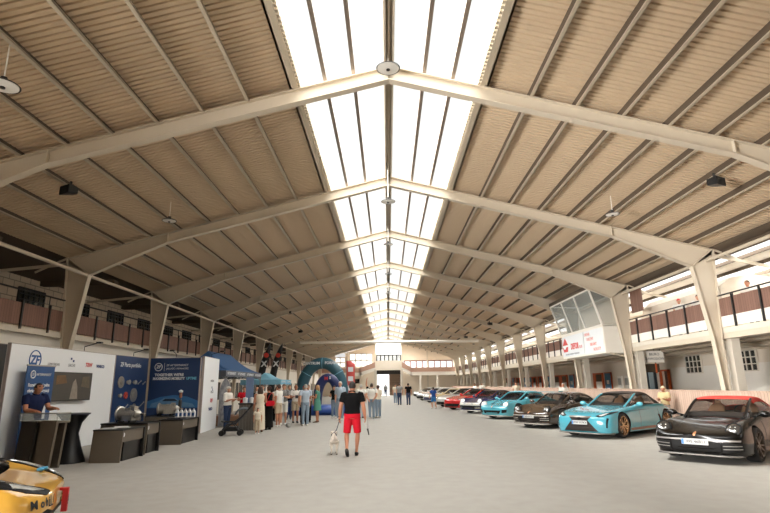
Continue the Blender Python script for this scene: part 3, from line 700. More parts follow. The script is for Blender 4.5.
def details_911(c, plate=None, intake=None, bar=None, lip=None, badge=True, style='wide', lightm=None):
    im = intake or BLACKP
    c.round_lights(m=lightm)
    if style == 'wide':
        c.decal('air_intake', [(-.47, .20), (.47, .20), (.48, .44), (-.48, .44)], 'front', im, .004)
        c.decal('side_intake', [(.50, .25), (.84, .27), (.86, .43), (.50, .42)], 'front', im, .006, both=True)
        for k in (.3, .36): c.decal('intake_blade', [(.52, k), (.83, k+.01), (.83, k+.025), (.52, k+.015)], 'front', bar or BLACKP, .014, both=True)
        c.decal('light_bar', [(-.82, .455), (.82, .455), (.83, .49), (-.83, .49)], 'front', bar or BLACKP, .012)
    else:
        c.decal('air_intake', [(-.46, .27), (.46, .27), (.56, .42), (-.56, .42)], 'front', im, .004)
        c.decal('side_intake', [(.60, .30), (.82, .33), (.85, .47), (.62, .45)], 'front', im, .006, both=True)
        c.decal('hood_duct', [(1.72, .26), (1.88, .30), (1.86, .42), (1.74, .40)], 'top', BLACKP, .004, both=True)
    if lip: c.lip(.17, lip)
    if badge: c.decal('badge', c.oval(0, .585, .028, .036, 10), 'front', mat('badge_gold', rgb(214, 150, 110), .4, .5), .01, .03)
    if plate: c.plate(plate, z=.43)
    c.decal('hood_seam', [(.98, -.60), (1.9, -.42), (1.91, -.42), (.99, -.612)], 'top', mat('seam_dark', rgb(24, 24, 26), .7), .002, .08, both=True)
    c.seams()

# black cabriolet with the red roof, nearest on the right
BK = mat('paint_black', rgb(12, 11, 10), .25, noise=.02, coat=.3, spec=.25)
H1 = (-.75, -.66)
c = Car('rear_engine', 'black convertible with a red fabric roof, nearest car on the right', 'car', (8.08, 13.4), H1, BK, mat('red_fabric', rgb(190, 58, 48), .85, noise=.06, scale=40), SEATT, mat('rim_dark', rgb(80, 72, 66), .3, .8))
details_911(c, 'WE 46B11', bar=mat('bumper_grey', rgb(150, 146, 142), .35, .5), lip=mat('lip_grey', rgb(120, 116, 112), .35, .4), lightm=BLACKP)
# light blue open grand tourer
LB = paint('light_blue', rgb(74, 158, 176), .22)
H2 = (-.78, -.626)
c = Car('grand_tourer', 'light blue convertible with a dark grille, dark roof and gold wheels', 'car', (7.72, 18.85), H2, LB, mat('black_fabric', rgb(56, 48, 42), .8), SEATT, mat('rim_gold', rgb(176, 146, 112), .25, .8), name='convertible_car')
c.decal('grille', [(-.36, .63), (.36, .63), (.27, .54), (.58, .22), (-.58, .22), (-.27, .54)], 'front', mat('grille_dark', rgb(62, 56, 54), .35, .5, noise=.4, scale=80), .008, .05)
c.decal('grille_top', [(-.36, .62), (.36, .62), (.38, .655), (-.38, .655)], 'front', mat('grille_trim', rgb(120, 112, 106), .3, .6), .014, .05)
c.decal('badge', c.oval(0, .585, .07, .05, 14), 'front', BLACKP, .02, .03)
c.plate('WW 027KX', z=.47); lights_angular(c)
c.decal('side_intake', [(.80, .33), (.84, .33), (.87, .60), (.82, .62)], 'front', BLACKP, .008, both=True)
c.lip(.16, mat('lip_grey', rgb(120, 116, 112), .35, .4), .92)
c.decal('side_vent', [(-1.02, .35), (-.92, .35), (-.80, .62), (-.90, .62)], 'left', BLACKP, .006, both=True); c.seams()
c.decal('sill', [(-1.0, .2), (1.0, .2), (1.0, .27), (-1.0, .27)], 'left', mat('sill_brown', rgb(120, 84, 66), .4), .01, both=True)
# brown-black coupe
BR = paint('brown', rgb(62, 46, 34), .2)
H3 = (-.8, -.6)
c = Car('rear_engine', 'dark brown coupe with a silver bumper bar between the two light blue cars', 'car', (7.1, 22.75), H3, BR, None, SEATD, mat('rim_dark', rgb(80, 72, 66), .3, .8))
details_911(c, 'GD 911T', bar=mat('bumper_silver', rgb(196, 190, 182), .35, .4), lip=mat('lip_silver', rgb(190, 184, 176), .35, .4), lightm=BLACKP)
# turquoise track coupe with a rear wing
TB = paint('turquoise', rgb(84, 172, 190), .25)
c = Car('rear_engine', 'turquoise coupe with gold wheels and a rear wing beside the dark brown coupe', 'car', (6.73, 28.3), H3, TB, None, SEATD, mat('rim_gold', rgb(176, 146, 112), .25, .8))
details_911(c, None, lip=mat('lip_silver', rgb(190, 184, 176), .35, .4), style='track', badge=True, lightm=LAMP)
mb = MB().box(-2.35, -2.0, -.85, .85, 1.2, 1.225).box(-2.36, -2.0, -.87, -.85, 1.1, 1.26).box(-2.36, -2.0, .85, .87, 1.1, 1.26)
wg = mb.build('rear_wing', TB, c.root)
MB().bar((-2.0, -.4, .8), (-2.15, -.4, 1.21), .02, .1, (1, 0, 0)).bar((-2.0, .4, .8), (-2.15, .4, 1.21), .02, .1, (1, 0, 0)).build('wing_support', BLACKP, wg)
# dark blue coupe with a white nose
DB = paint('navy', rgb(44, 48, 92), .25); WH = paint('white', rgb(222, 218, 212), .25)
c = Car('rear_engine', 'dark blue convertible with a white bumper and red seats', 'car', (6.4, 33.8), H3, DB, mat('brown_fabric', rgb(70, 54, 46), .8), SEATR, res=3)
details_911(c, None, bar=WH, lip=WH, lightm=LAMP)
c.decal('bumper_skin', [(-.80, .50), (.80, .50), (.82, .60), (-.82, .60)], 'front', WH, .01)
# red, white, cream, silver and striped cars further down the row
RD = paint('red', rgb(206, 46, 46), .25)
c = Car('grand_tourer', 'bright red sports car in the row on the right', 'car', (6.0, 38.2), H3, RD, mat('black_fabric', rgb(56, 48, 42), .8), SEATD, res=3, name='sports_car')
lights_angular(c); c.decal('air_intake', [(-.6, .24), (.6, .24), (.7, .42), (-.7, .42)], 'front', BLACKP, .006)
c.decal('side_intake', [(.76, .30), (.88, .32), (.9, .46), (.8, .46)], 'front', BLACKP, .006, both=True); c.seams()
SV = paint('silver', rgb(206, 204, 198), .3, .15)
c = Car('grand_tourer', 'silvery white convertible with a dark lower grille beside the red car', 'car', (5.85, 43.0), H3, SV, mat('black_fabric', rgb(56, 48, 42), .8), SEATD, res=3, name='convertible_car')
lights_angular(c); c.decal('air_intake', [(-.7, .22), (.7, .22), (.6, .40), (-.6, .40)], 'front', BLACKP, .006); c.seams()
CR = paint('cream', rgb(214, 190, 138), .3)
c = Car('rear_engine', 'cream coupe mostly hidden between the white cars', 'car', (5.9, 48.3), H3, CR, None, SEATD, res=3)
details_911(c, None, lightm=LAMP, badge=False)
c = Car('grand_tourer', 'white car with a blue grille strip standing beyond the cream coupe', 'car', (5.6, 54), H3, WH, None, SEATD, res=3)
lights_angular(c); c.decal('air_intake', [(-.7, .24), (.7, .24), (.66, .50), (-.66, .50)], 'front', mat('grille_blue', rgb(60, 66, 96), .4), .006); c.seams()
c = Car('grand_tourer', 'white car with a red roof stripe at the far end of the row', 'car', (5.3, 60.5), H3, WH, None, SEATD, res=3)
lights_angular(c); c.decal('air_intake', [(-.8, .26), (.8, .26), (.8, .46), (-.8, .46)], 'front', BLACKP, .006); c.plate('WX 5', z=.52)
c.decal('bonnet_stripe', [(.9, -.2), (2.2, -.05), (2.2, .12), (.9, .2)], 'top', RD, .005); c.seams()
c = Car('rear_engine', 'dark grey coupe, second from the far end of the row', 'car', (5.5, 67), H3, paint('graphite', rgb(96, 92, 90), .3), None, SEATD, res=3)
details_911(c, None, lightm=LAMP, badge=False)
c = Car('rear_engine', 'pale grey coupe, last of the row near the end wall', 'car', (5.5, 74), H3, paint('pale_grey', rgb(178, 174, 168), .3), None, SEATD, res=3)
details_911(c, None, lightm=LAMP, badge=False)

# yellow racing car, cut by the left edge of the picture
YL = paint('yellow', rgb(232, 176, 70), .28)
GH['supercar'] = [(x-.95, a, b, d, e, f) for x, a, b, d, e, f in GH['supercar']]; SPEC['supercar']['hd'] -= .95; SPEC['supercar']['side'] -= .95
H5 = Vector((.921, .39, 0))
c = Car('supercar', 'yellow racing car with black vents and lettering on the nose', 'car', (-6.45, 6.37), H5, YL, None, SEATD, name='racing_car', res=6)
for ch in list(c.root.children):
    if ch.name.startswith('mirror'): bpy.data.objects.remove(ch)
for ax in (1, -1):
    f = lambda P: [(x, -ax*y) for x, y in P]
    o = c.decal('headlight', f([(1.35, .90), (1.62, .74), (1.95, .66), (2.10, .69), (1.98, .80), (1.72, .90), (1.5, .95)]), 'top', BLACKP, .008, .04)
    c.decal('lamp_lens', f([(1.55, .83), (1.70, .77), (1.98, .70), (2.02, .72), (1.80, .80)]), 'top', LAMP, .016, .04, parent=o)
    for k in range(3): c.decal('lamp_unit', f([(1.60+k*.12, .86-k*.03), (1.68+k*.12, .83-k*.03), (1.70+k*.12, .87-k*.03), (1.62+k*.12, .90-k*.03)]), 'top', CHROME, .018, .04, parent=o)
    o = c.decal('headlight_strip', [(-ax*y, z) for y, z in [(.48, .505), (.62, .60), (.84, .68), (.93, .63), (.86, .55), (.62, .48)]], 'front', BLACKP, .01, .04)
    c.decal('lamp_lens', [(-ax*y, z) for y, z in [(.60, .53), (.70, .59), (.84, .645), (.88, .61), (.78, .555)]], 'front', LAMP, .018, .04, parent=o)
    for k in range(3): c.decal('fender_vent', f([(1.15+k*.16, .60), (1.25+k*.16, .58), (1.20+k*.16, .78), (1.10+k*.16, .80)]), 'top', BLACKP, .006, .05)
    c.decal('nose_intake', [(-ax*y, z) for y, z in [(.34, .14), (.86, .15), (.90, .29), (.60, .325), (.34, .26)]], 'front', BLACKP, .008, .05)
    c.decal('nose_slot', [(-ax*y, z) for y, z in [(.36, .325), (.56, .345), (.56, .36), (.36, .34)]], 'front', BLACKP, .008, .05)
c.decal('centre_intake', [(-.3, .14), (.3, .14), (.3, .25), (-.3, .25)], 'front', BLACKP, .008)
# lettering set along the curve of the nose, letter by letter
word = 'Mobil 1'; wid = (.12, .09, .09, .05, .05, .05, .07); yy = -.92
for chx, wd in zip(word, wid):
    ymid = yy+wd/2; yy += wd
    if chx == ' ': continue
    h, n = c.hit('front', ymid, .41); h2, _ = c.hit('front', ymid+.03, .41); xd = (h2-h).normalized(); up = n.cross(xd).normalized()
    text('nose_lettering', chx, .13, h+n*.012, xd, up, INK, c.root, bold=.004)
h, n = c.hit('front', .12, .40)
tw = MB().bar((h.x-.02, .12, .43), (h.x+.10, .12, .42), .05, .03).box(h.x+.04, h.x+.105, .07, .17, .16, .44).build('tow_strap', mat('strap_red', rgb(196, 40, 46), .6), c.root)
text('strap_lettering', 'TOW', .05, (h.x+.106, .12, .3), (0, 0, 1), (0, -1, 0), INK, tw)
h, n = c.hit('top', 1.95, .55)
MB().tube([h, h+Vector((.04, 0, .03)), h+Vector((.10, 0, .035))], .022, 8).ell(h+Vector((.02, 0, .02)), .05, .05, .025).build('tow_hook', mat('hook_blue', rgb(70, 150, 190), .4), c.root, True)

# ------------------------------------------------------------------ exhibition stand on the left
NAVY = mat('panel_navy', rgb(30, 56, 98), .45, noise=.25, scale=.8); LOGOB = mat('logo_blue', rgb(30, 84, 148), .5, noise=.01); WLET = mat('letter_white', rgb(226, 228, 230), .5, noise=.01)
CYAN = mat('letter_cyan', rgb(110, 186, 214), .5, noise=.01); GREYL = mat('letter_grey', rgb(150, 152, 156), .6, noise=.01); REDL = mat('letter_red', rgb(206, 62, 58), .5, noise=.01); NAVYL = mat('letter_navy', rgb(40, 60, 120), .5, noise=.01)
PANELW = mat('panel_white', rgb(236, 238, 240), .55, noise=.01); EDGE = mat('panel_edge', rgb(168, 156, 152), .6)
BLK = mat('stand_black', rgb(22, 21, 22), .35, noise=.05); TAUPE = mat('stand_taupe', rgb(98, 88, 76), .5, noise=.04); SILV = mat('cast_alloy', rgb(176, 172, 164), .35, .7, noise=.25, scale=25)
def wallthing(name, label, cat, A, B, h, m, th=.08):
    """an upright exhibition panel from A to B; local x runs along it, the front faces local -y"""
    A, B = Vector((*A, 0)), Vector((*B, 0)); d = B-A; t = thing(name, label, cat, A, math.atan2(d.y, d.x)); L = d.length
    MB().box(0, L, 0, th, 0, h).build('panel', m, t)
    fr = MB().box(-.015, 0, -.006, th+.006, 0, h).box(L, L+.015, -.006, th+.006, 0, h).box(-.015, L+.015, -.006, th+.006, h, h+.015); fr.build('frame', EDGE, t)
    return t, L
def wtext(t, s, x, z, size, m, name='lettering', sx=1.0, bold=0, y=-.004, align='CENTER', shear=0): return text(name, s, size, (x, y, z), (1, 0, 0), (0, 0, 1), m, t, align, .002, bold, shear, sx)
def ring(t, x, z, r, m, wd=.022, y=-.006):
    n = 36; pts = [(x+r*math.cos(2*PI*k/n), y, z+r*math.sin(2*PI*k/n)) for k in range(n+1)]
    return MB().tube(pts, wd/2, 6, False).build('logo_ring', m, t, True)
t, L = wallthing('exhibition_partition', 'long white exhibition wall with a round blue logo and a television', 'partition', (-9.33, 13.08), (-9.42, 18.36), 2.8, PANELW)
ring(t, .98, 2.45, .235, LOGOB, .03); wtext(t, 'ZF', .97, 2.43, .32, LOGOB, bold=.012, shear=.12)
wtext(t, 'LEMFÖRDER', 1.82, 2.36, .10, GREYL); wtext(t, 'SACHS', 2.70, 2.36, .12, GREYL); wtext(t, 'TRW', 3.62, 2.40, .17, REDL, bold=.006, shear=.2); wtext(t, 'WABCO', 4.34, 2.38, .13, NAVYL, bold=.006)
MB().box(2.62, 2.69, -.008, 0, 2.52, 2.58).box(2.74, 2.81, -.008, 0, 2.46, 2.52).build('logo_mark', NAVYL, t)
t, L = wallthing('exhibition_partition', 'dark blue parts display panel between the white wall and the large blue panel', 'partition', (-9.42, 18.42), (-9.34, 20.76), 2.8, NAVY)
wtext(t, 'ZF Parts portfolio', 1.05, 2.5, .2, WLET, bold=.004)
random.seed(3)
PRT = (('d', .45, 1.9, .2), ('s', .95, 1.9, .13), ('s', 1.4, 1.9, .12), ('b', 1.75, 1.9, .1), ('b', 2.1, 1.88, .08), ('s', .45, 1.45, .1), ('r', .85, 1.45, .12), ('d', 1.4, 1.45, .24), ('s', .45, 1.05, .1), ('b', .9, 1.05, .14), ('s', 1.4, .98, .25), ('b', 1.95, 1.05, .26), ('s', .45, .65, .14), ('b', .9, .7, .1), ('s', 1.9, .6, .17), ('d', 1.35, .6, .16))
for k, x, z, r in PRT:
    m = mat('part_red', rgb(190, 74, 60), .5) if k == 'r' else SILV; mb = MB(); T = Matrix.Rotation(PI/2, 4, 'X')
    if k in 'dr':
        T.translation = Vector((x, 0, z)); mb.lathe([(r*.3, 0), (r, 0), (r, .03), (r*.8, .04), (r*.45, .02), (r*.42, .06), (r*.2, .06)], 20, T)
    elif k == 's':
        mb.box(x-r*.7, x+r*.5, -.06, 0, z-r*.5, z+r*.5).ell((x+r*.3, -.03, z), r*.6, .05, r*.7).box(x-r, x-r*.5, -.04, 0, z-r*.2, z+r*.25)
    else: mb.tube([(x-r, -.02, z-r*.5), (x+r, -.02, z+r*.5)], .016, 6).ell((x-r, -.02, z-r*.5), .035, .02, .035).ell((x+r, -.02, z+r*.5), .03, .02, .03)
    mb.build('mounted_part', m, t, 'auto')
t, L = wallthing('exhibition_partition', 'large dark blue panel with a car picture and the slogan about mobility uptime', 'partition', (-9.26, 20.78), (-7.34, 20.78), 2.8, NAVY)
ring(t, .32, 2.47, .14, WLET, .03); wtext(t, 'ZF', .32, 2.47, .15, WLET, bold=.006, shear=.12)
MB().box(.54, .55, -.006, 0, 2.32, 2.62).build('divider', WLET, t)
wtext(t, 'ZF AFTERMARKET', .62, 2.53, .105, WLET, align='LEFT'); wtext(t, 'JAKOŚĆ I PEWNOŚĆ', .62, 2.4, .09, WLET, align='LEFT')
wtext(t, "TOGETHER WE'RE", .2, 2.17, .135, WLET, bold=.006, align='LEFT'); wtext(t, 'MAXIMIZING MOBILITY', .14, 2.03, .135, WLET, bold=.006, align='LEFT', sx=.86); wtext(t, 'UPTIME', 1.42, 2.03, .135, CYAN, bold=.006, align='LEFT', sx=.86)
# printed picture of a low car against a bright horizon
hz = MB(); n = 24
def pic(poly, y=-.004): return MB().prism(poly, 'y', y, 0)
pic([(.0, .95), (1.92, .95), (1.92, 1.2), (1.5, 1.36), (1.0, 1.42), (.5, 1.36), (.0, 1.2)], -.003).build('picture_glow', mat('print_blue', rgb(56, 112, 168), .5, noise=.3, scale=3), t)
pic([(.1, .98), (.16, 1.12), (.45, 1.2), (.62, 1.32), (1.05, 1.32), (1.25, 1.18), (1.72, 1.1), (1.82, .98)], -.006).build('picture_car', mat('print_car', rgb(96, 140, 180), .4, noise=.3, scale=5), t)
pic([(.55, 1.2), (.68, 1.29), (1.02, 1.29), (1.17, 1.19)], -.008).build('picture_window', mat('print_dark', rgb(18, 34, 60), .4), t)
t, L = wallthing('exhibition_partition', 'narrow white end panel with a column of small logos beside the blue tent', 'partition', (-7.24, 20.96), (-7.46, 23.5), 2.86, PANELW)
wtext(t, 'LEMFÖRDER', 1.45, 1.94, .13, GREYL, sx=.8); wtext(t, 'SACHS', 1.5, 1.5, .15, GREYL); wtext(t, 'TRW', 1.45, 1.16, .2, REDL, bold=.006, shear=.2); wtext(t, 'WABCO', 1.4, .83, .16, NAVYL, bold=.006)
MB().box(1.42, 1.5, -.008, 0, 1.64, 1.72).box(1.52, 1.6, -.008, 0, 1.56, 1.64).build('logo_mark', NAVYL, t)
t, L = wallthing('backdrop_partition', 'black backdrop panel at the left edge of the stand', 'partition', (-9.5, 9.5), (-9.34, 12.95), 2.76, BLK)
# small arm spotlights on top of the panels
for lb, x, y, dx, dy in (('small arm spotlight above the parts display panel', -9.36, 19.6, 1, 0), ('small arm spotlight above the slogan panel', -8.3, 20.8, 0, -1), ('small arm spotlight above the narrow white end panel', -7.36, 22.2, 1, 0), ('small arm spotlight above the television wall', -9.38, 16.4, 1, 0)):
    t = thing('arm_spotlight', lb, 'lamp', (x-.04*dx, y+.02, 2.85 if x < -7.5 else 2.91))
    MB().tube([(0, 0, -.02), (0, 0, .1), (dx*.45, dy*.45, .22)], .012, 6).build('arm', BLK, t)
    MB().box(dx*.45-.08, dx*.45+.08, dy*.45-.06, dy*.45+.06, .19, .24).build('lamp_head', BLK, t)
# television
t = thing('television', 'flat black television on the white exhibition wall', 'television', (-9.345, 15.76, 1.36), PI/2-.017)
MB().box(-.95, .95, -.09, -.03, 0, .80).box(-.3, .3, -.03, .0, .2, .6).build('housing', BLK, t)
m = mat('tv_picture', rgb(34, 30, 26), .3, noise=.9, scale=2.5, detail=6); nt = m.node_tree; b = nt.nodes['Principled BSDF']
b.inputs['Emission Color'].default_value = (.35, .3, .22, 1); b.inputs['Emission Strength'].default_value = .08
scn = MB().box(-.92, .92, -.093, -.09, .03, .77).build('screen', m, t)
for poly, c in (([(-.1, .05), (.28, .05), (.22, .4), (.1, .62), (-.02, .5)], rgb(150, 140, 128)), ([(-.8, .45), (-.3, .5), (-.4, .72), (-.8, .7)], rgb(110, 80, 46)), ([(.4, .4), (.85, .35), (.8, .7), (.45, .68)], rgb(96, 84, 66))):
    MB().prism(poly, 'y', -.095, -.093).build('screen_image', mat('img%d' % int(c[0]*1000), c, .4, noise=.4, scale=9), scn)
# roll-up banner
t = thing('rollup_banner', 'blue roll-up banner standing behind the man in the navy polo', 'banner', (-9.1, 13.42, 0), PI/2)
mb = MB().box(0, 1.12, -.015, 0, .08, 2.28); mb.build('sheet', mat('banner_blue', rgb(36, 78, 130), .5, noise=.15, scale=1), t)
MB().box(-.03, 1.15, -.1, .1, 0, .08).build('base', SILV, t); MB().box(-.01, 1.13, -.03, .01, 2.27, 2.3).build('top_rail', SILV, t)
o = ring(t, .24, 2.06, .09, WLET, .03, -.022); wtext(t, 'ZF', .24, 2.06, .1, WLET, y=-.02); wtext(t, 'AFTERMARKET', .38, 2.06, .09, WLET, y=-.02, align='LEFT')
wtext(t, 'Rozwiązania i pełna', .1, 1.80, .12, WLET, y=-.02, align='LEFT', bold=.003, sx=.9); wtext(t, 'oferta dla motoryzacji', .1, 1.66, .115, WLET, y=-.02, align='LEFT', bold=.003, sx=.85)
MB().box(.62, .92, -.02, -.015, .95, 1.42).box(.7, .84, -.02, -.015, 1.42, 1.5).build('printed_box', WLET, t)

# counter, high table, two display benches with gearboxes
t = thing('display_counter', 'taupe counter with slanted side slabs in front of the man in the navy polo', 'counter', (-7.92, 12.3, 0), -.28)
MB().prism([(-.55, 0), (-.12, 0), (-.02, 1.0), (-.45, 1.0)], 'y', -.02, .02).build('side_slab', mat('slab_dark', rgb(58, 52, 46), .5), t)
MB().prism([(.05, 0), (.48, 0), (.58, 1.02), (.15, 1.02)], 'y', -.06, .0).build('side_slab', TAUPE, t)
MB().box(-.5, .55, .0, .32, .96, 1.0).build('top', TAUPE, t); MB().prism([(-.5, 0), (.42, 0), (.5, .96), (-.42, .96)], 'y', .24, .30).build('rear_slab', TAUPE, t)
g = MB().box(-.5, .57, -.05, -.035, 1.0, 1.17).box(-.5, -.485, -.05, .3, 1.0, 1.17).box(.555, .57, -.05, .3, 1.0, 1.17); g.build('glass_guard', MATS['clear_glass'], t)
MB().box(-.5, .57, -.055, -.03, 1.165, 1.185).box(.55, .575, -.05, .3, 1.165, 1.185).build('guard_rail', SILV, t)
tag(MB().box(-.14, .14, -.1, .1, 0, .006).build('leaflet', WLET, None, False, (-7.9, 12.42, 1.003), .1), 'white leaflet lying on the taupe counter', 'paper')
t = thing('high_table', 'tall round table under a black stretch cover beside the taupe counter', 'table', (-7.72, 13.3, 0))
MB().lathe([(.0, 0), (.36, 0), (.35, .04), (.25, .3), (.15, .65), (.2, .9), (.34, 1.09), (.0, 1.09)], 28).build('stretch_cover', BLK, t, 'auto')
MB().lathe([(0, 1.09), (.36, 1.09), (.365, 1.12), (.0, 1.125)], 28).build('table_top', mat('cover_top', rgb(52, 56, 66), .6), t, 'auto')
def bench(label, x0, x1, y0, y1, h):
    t = thing('display_bench', label, 'bench', ((x0+x1)/2, y0, 0)); hw = (x1-x0)/2; L = y1-y0
    MB().prism([(-.02, 0), (.03, 0), (.10, h-.03), (.05, h-.03)], 'x', -hw, hw).build('end_slab', TAUPE, t)
    MB().prism([(L-.05, 0), (L, 0), (L, h-.03), (L-.05, h-.03)], 'x', -hw, hw).build('end_slab', BLK, t)
    MB().box(-hw, hw, .02, L, h-.03, h).build('top', BLK, t); MB().box(hw-.06, hw-.03, .08, L-.05, h-.3, h-.03).build('apron', TAUPE, t)
    MB().box(-hw+.05, hw-.08, .3, L-.06, .0, h-.3).build('plinth', BLK, t)
    T = Matrix.Rotation(PI/2, 4, 'Y'); T.translation = Vector((hw-.03, .14, h-.13)); MB().lathe([(0, 0), (.055, 0), (.05, .012), (0, .014)], 18, T).build('round_badge', WLET, t)
    return t
bench('black topped display bench with white plates, nearest on the stand', -7.13, -6.42, 13.12, 14.36, .74)
bench('black display bench carrying the large gearbox', -7.75, -6.5, 14.62, 15.5, .79)
bench('display bench with bottles and leaflets in front of the slogan panel', -7.19, -6.45, 16.98, 18.46, .74)
bench('display bench carrying the small gearbox beside the slogan panel', -8.75, -7.35, 19.5, 20.3, .72)
for k, (x, y) in enumerate(((-6.95, 13.5), (-6.75, 13.8), (-6.9, 14.05))):
    tag(MB().box(-.16, .16, -.11, .11, 0, .012).build('plate_sample', WLET, None, False, (x, y, .74), .2*k), 'white plate sample on the nearest black bench, %s from the camera' % ORD[k], 'plate', 'white plate samples on the nearest bench')
def gearbox(label, loc, rz, s):
    t = thing('gearbox', label, 'gearbox', loc, rz); R = Matrix.Rotation(PI/2, 4, 'Y')
    def T(x, z): A = R.copy(); A.translation = Vector((x*s, 0, z*s)); return A
    MB().lathe([(.05*s, 0), (.17*s, 0), (.20*s, .02*s), (.20*s, .05*s), (.17*s, .07*s), (.15*s, .2*s), (.0, .2*s)], 26, T(-.42, .22)).build('bell_housing', SILV, t, 'auto')
    MB().lathe([(0, -.03*s), (.06*s, -.03*s), (.14*s, .0), (.15*s, .03*s), (0, .03*s)], 24, T(-.43, .22)).build('clutch_disc', mat('dark_alloy', rgb(96, 92, 88), .4, .7), t, 'auto')
    b = MB().lathe([(0, 0), (.15*s, 0), (.13*s, .12*s), (.15*s, .2*s), (.11*s, .34*s), (.12*s, .42*s), (.06*s, .5*s), (0, .52*s)], 18, T(-.22, .22))
    b.box(-.2*s, .12*s, -.14*s, .14*s, .06*s, .2*s).box(-.15*s, .0, -.1*s, .1*s, .3*s, .38*s).box(.02*s, .14*s, -.08*s, .08*s, .28*s, .42*s)
    for k in range(6): b.tube([(-.16*s+k*.06*s, -.16*s, .2*s), (-.16*s+k*.06*s, .16*s, .2*s)], .014*s, 6)
    b.build('casing', SILV, t, 'auto'); MB().box(-.4*s, -.34*s, -.12*s, .12*s, 0, .08*s).box(.0, .06*s, -.12*s, .12*s, 0, .1*s).build('cradle', BLK, t)
    MB().tube([(.28*s, 0, .22*s), (.42*s, 0, .22*s)], .03*s, 10).build('output_shaft', CHROME, t, 'auto')
    return t
gearbox('large silver gearbox with a bell housing on the black bench', (-7.1, 14.98, .79), -.3, 1.0)
gearbox('small silver gearbox in front of the slogan panel', (-8.0, 19.9, .72), .1, 1.05)
t = thing('shock_absorber', 'upright shock absorber standing in front of the slogan panel', 'car part', (-7.75, 20.1, .72))
MB().lathe([(0, 0), (.06, 0), (.06, .5), (.045, .54), (.02, .56), (.02, .8), (0, .8)], 14).build('tube', BLK, t, 'auto'); MB().lathe([(0, .8), (.07, .8), (.08, .86), (0, .9)], 14).build('mount', WLET, t, 'auto'); MB().lathe([(.03, .6), (.055, .62), (.05, .78), (.03, .8)], 12).build('boot', mat('boot_brown', rgb(150, 96, 70), .6), t, 'auto')
proto = None
for k in range(5):
    if proto is None:
        t = proto = thing('bottle', None, 'bottle', (0, 0, .74), 0, 'white oil bottles on the bench by the slogan panel')
        MB().loft([[(x*w, y*d, z) for x, y in ((-1, -1), (1, -1), (1, 1), (-1, 1))] for w, d, z in ((.05, .035, 0), (.055, .038, .02), (.055, .038, .17), (.03, .025, .22), (.02, .02, .24))]).build('bottle_body', WLET, t)
        MB().tube([(0, 0, .24), (0, 0, .275)], .022, 10).build('cap', mat('cap_grey', rgb(190, 194, 198), .4), t); MB().box(-.042, .042, -.042, -.037, .04, .14).build('bottle_label', LOGOB, t)
    else: t = copy_tree(proto)
    t.location = (-7.08+k*.125, 18.15+.03*k, .74); t.rotation_euler = (0, 0, -.25)
    t['label'] = 'white oil bottle with a blue label, %s from the left on the bench' % ORD[k]
tag(MB().box(-.2, .2, -.14, .14, 0, .03).build('brochure_stack', mat('brochure_dark', rgb(50, 56, 66), .4), None, False, (-6.85, 17.4, .74), .1), 'dark brochure stack on the bench with the bottles', 'brochures')

# ------------------------------------------------------------------ tents, flags and inflatables on the left
TBLUE = mat('tent_blue', rgb(52, 92, 138), .7, noise=.08, scale=4); TGREY = mat('tent_grey', rgb(96, 100, 108), .75, noise=.08); TLIGHT = mat('tent_light_blue', rgb(128, 184, 208), .7, noise=.06)
POLE = mat('pole_grey', rgb(150, 148, 144), .4, .5)
def tent(label, x0, x1, y0, y1, he, hr, ry0, ry1, m, mv, letters):
    t = thing('canopy_tent', label, 'tent', ((x0+x1)/2, (y0+y1)/2, 0)); cx, cy = (x0+x1)/2, (y0+y1)/2
    a, b, c, d, r0, r1 = [Vector(p)-Vector((cx, cy, 0)) for p in ((x0, y0, he), (x1, y0, he), (x1, y1, he), (x0, y1, he), (cx, ry0, hr), (cx, ry1, hr))]
    def sag(p, q, r, s, n=8):
        G = [[p.lerp(q, i/n).lerp(s.lerp(r, i/n), j/n)-Vector((0, 0, .16*math.sin(PI*j/n)*(1 if True else 0))) for j in range(n+1)] for i in range(n+1)]
        return G
    mb = MB(); mb.grid(sag(b, c, r1, r0)); mb.grid(sag(d, a, r0, r1)); mb.grid(sag(a, b, r0, r0)); mb.grid(sag(c, d, r1, r1))
    o = mb.build('canopy', m, t, True); md = o.modifiers.new('thick', 'SOLIDIFY'); md.thickness = .012
    v = MB()
    for p, q in ((a, b), (b, c), (c, d), (d, a)):
        n = 10; v.grid([[p.lerp(q, k/n), p.lerp(q, k/n)-Vector((0, 0, .26+.03*(k % 2)))] for k in range(n+1)])
    o = v.build('valance', mv, t); md = o.modifiers.new('thick', 'SOLIDIFY'); md.thickness = .01
    for p in (a, b, c, d):
        q = Vector((p.x*.97, p.y*.98, p.z)); MB().bar((q.x, q.y, 0), q, .045, .045, (1, 0, 0)).build('leg', POLE, t)
    fr = MB()
    for p, q in ((a, b), (b, c), (c, d), (d, a)):
        n = 6
        for k in range(n): fr.bar(p.lerp(q, k/n)*.97+Vector((0, 0, -.02 if k % 2 else -.3)), p.lerp(q, (k+1)/n)*.97+Vector((0, 0, -.3 if k % 2 else -.02)), .02, .02)
    fr.build('scissor_frame', POLE, t)
    for k in range(letters):
        y = b.y+(c.y-b.y)*(k+.5)/letters; text('valance_lettering', 'AFTERMARKET', .17, (b.x+.02, y, he-.13), (0, 1, 0), (0, 0, 1), WLET, t, sx=1.2)
    return t
t = tent('dark blue canopy tent with a grey lettered valance beside the white end panel', -10.0, -7.35, 24.2, 31.0, 2.42, 3.38, 25.6, 29.3, TBLUE, TGREY, 4)
MB().prism([(.2, .9), (1.6, .35), (2.6, .3), (2.4, .1), (1.3, .12)], 'x', 1.0, 1.02).build('roof_print', WLET, t).hide_render = False
bpy.data.objects.remove([o for o in t.children if o.name.startswith('roof_print')][0])
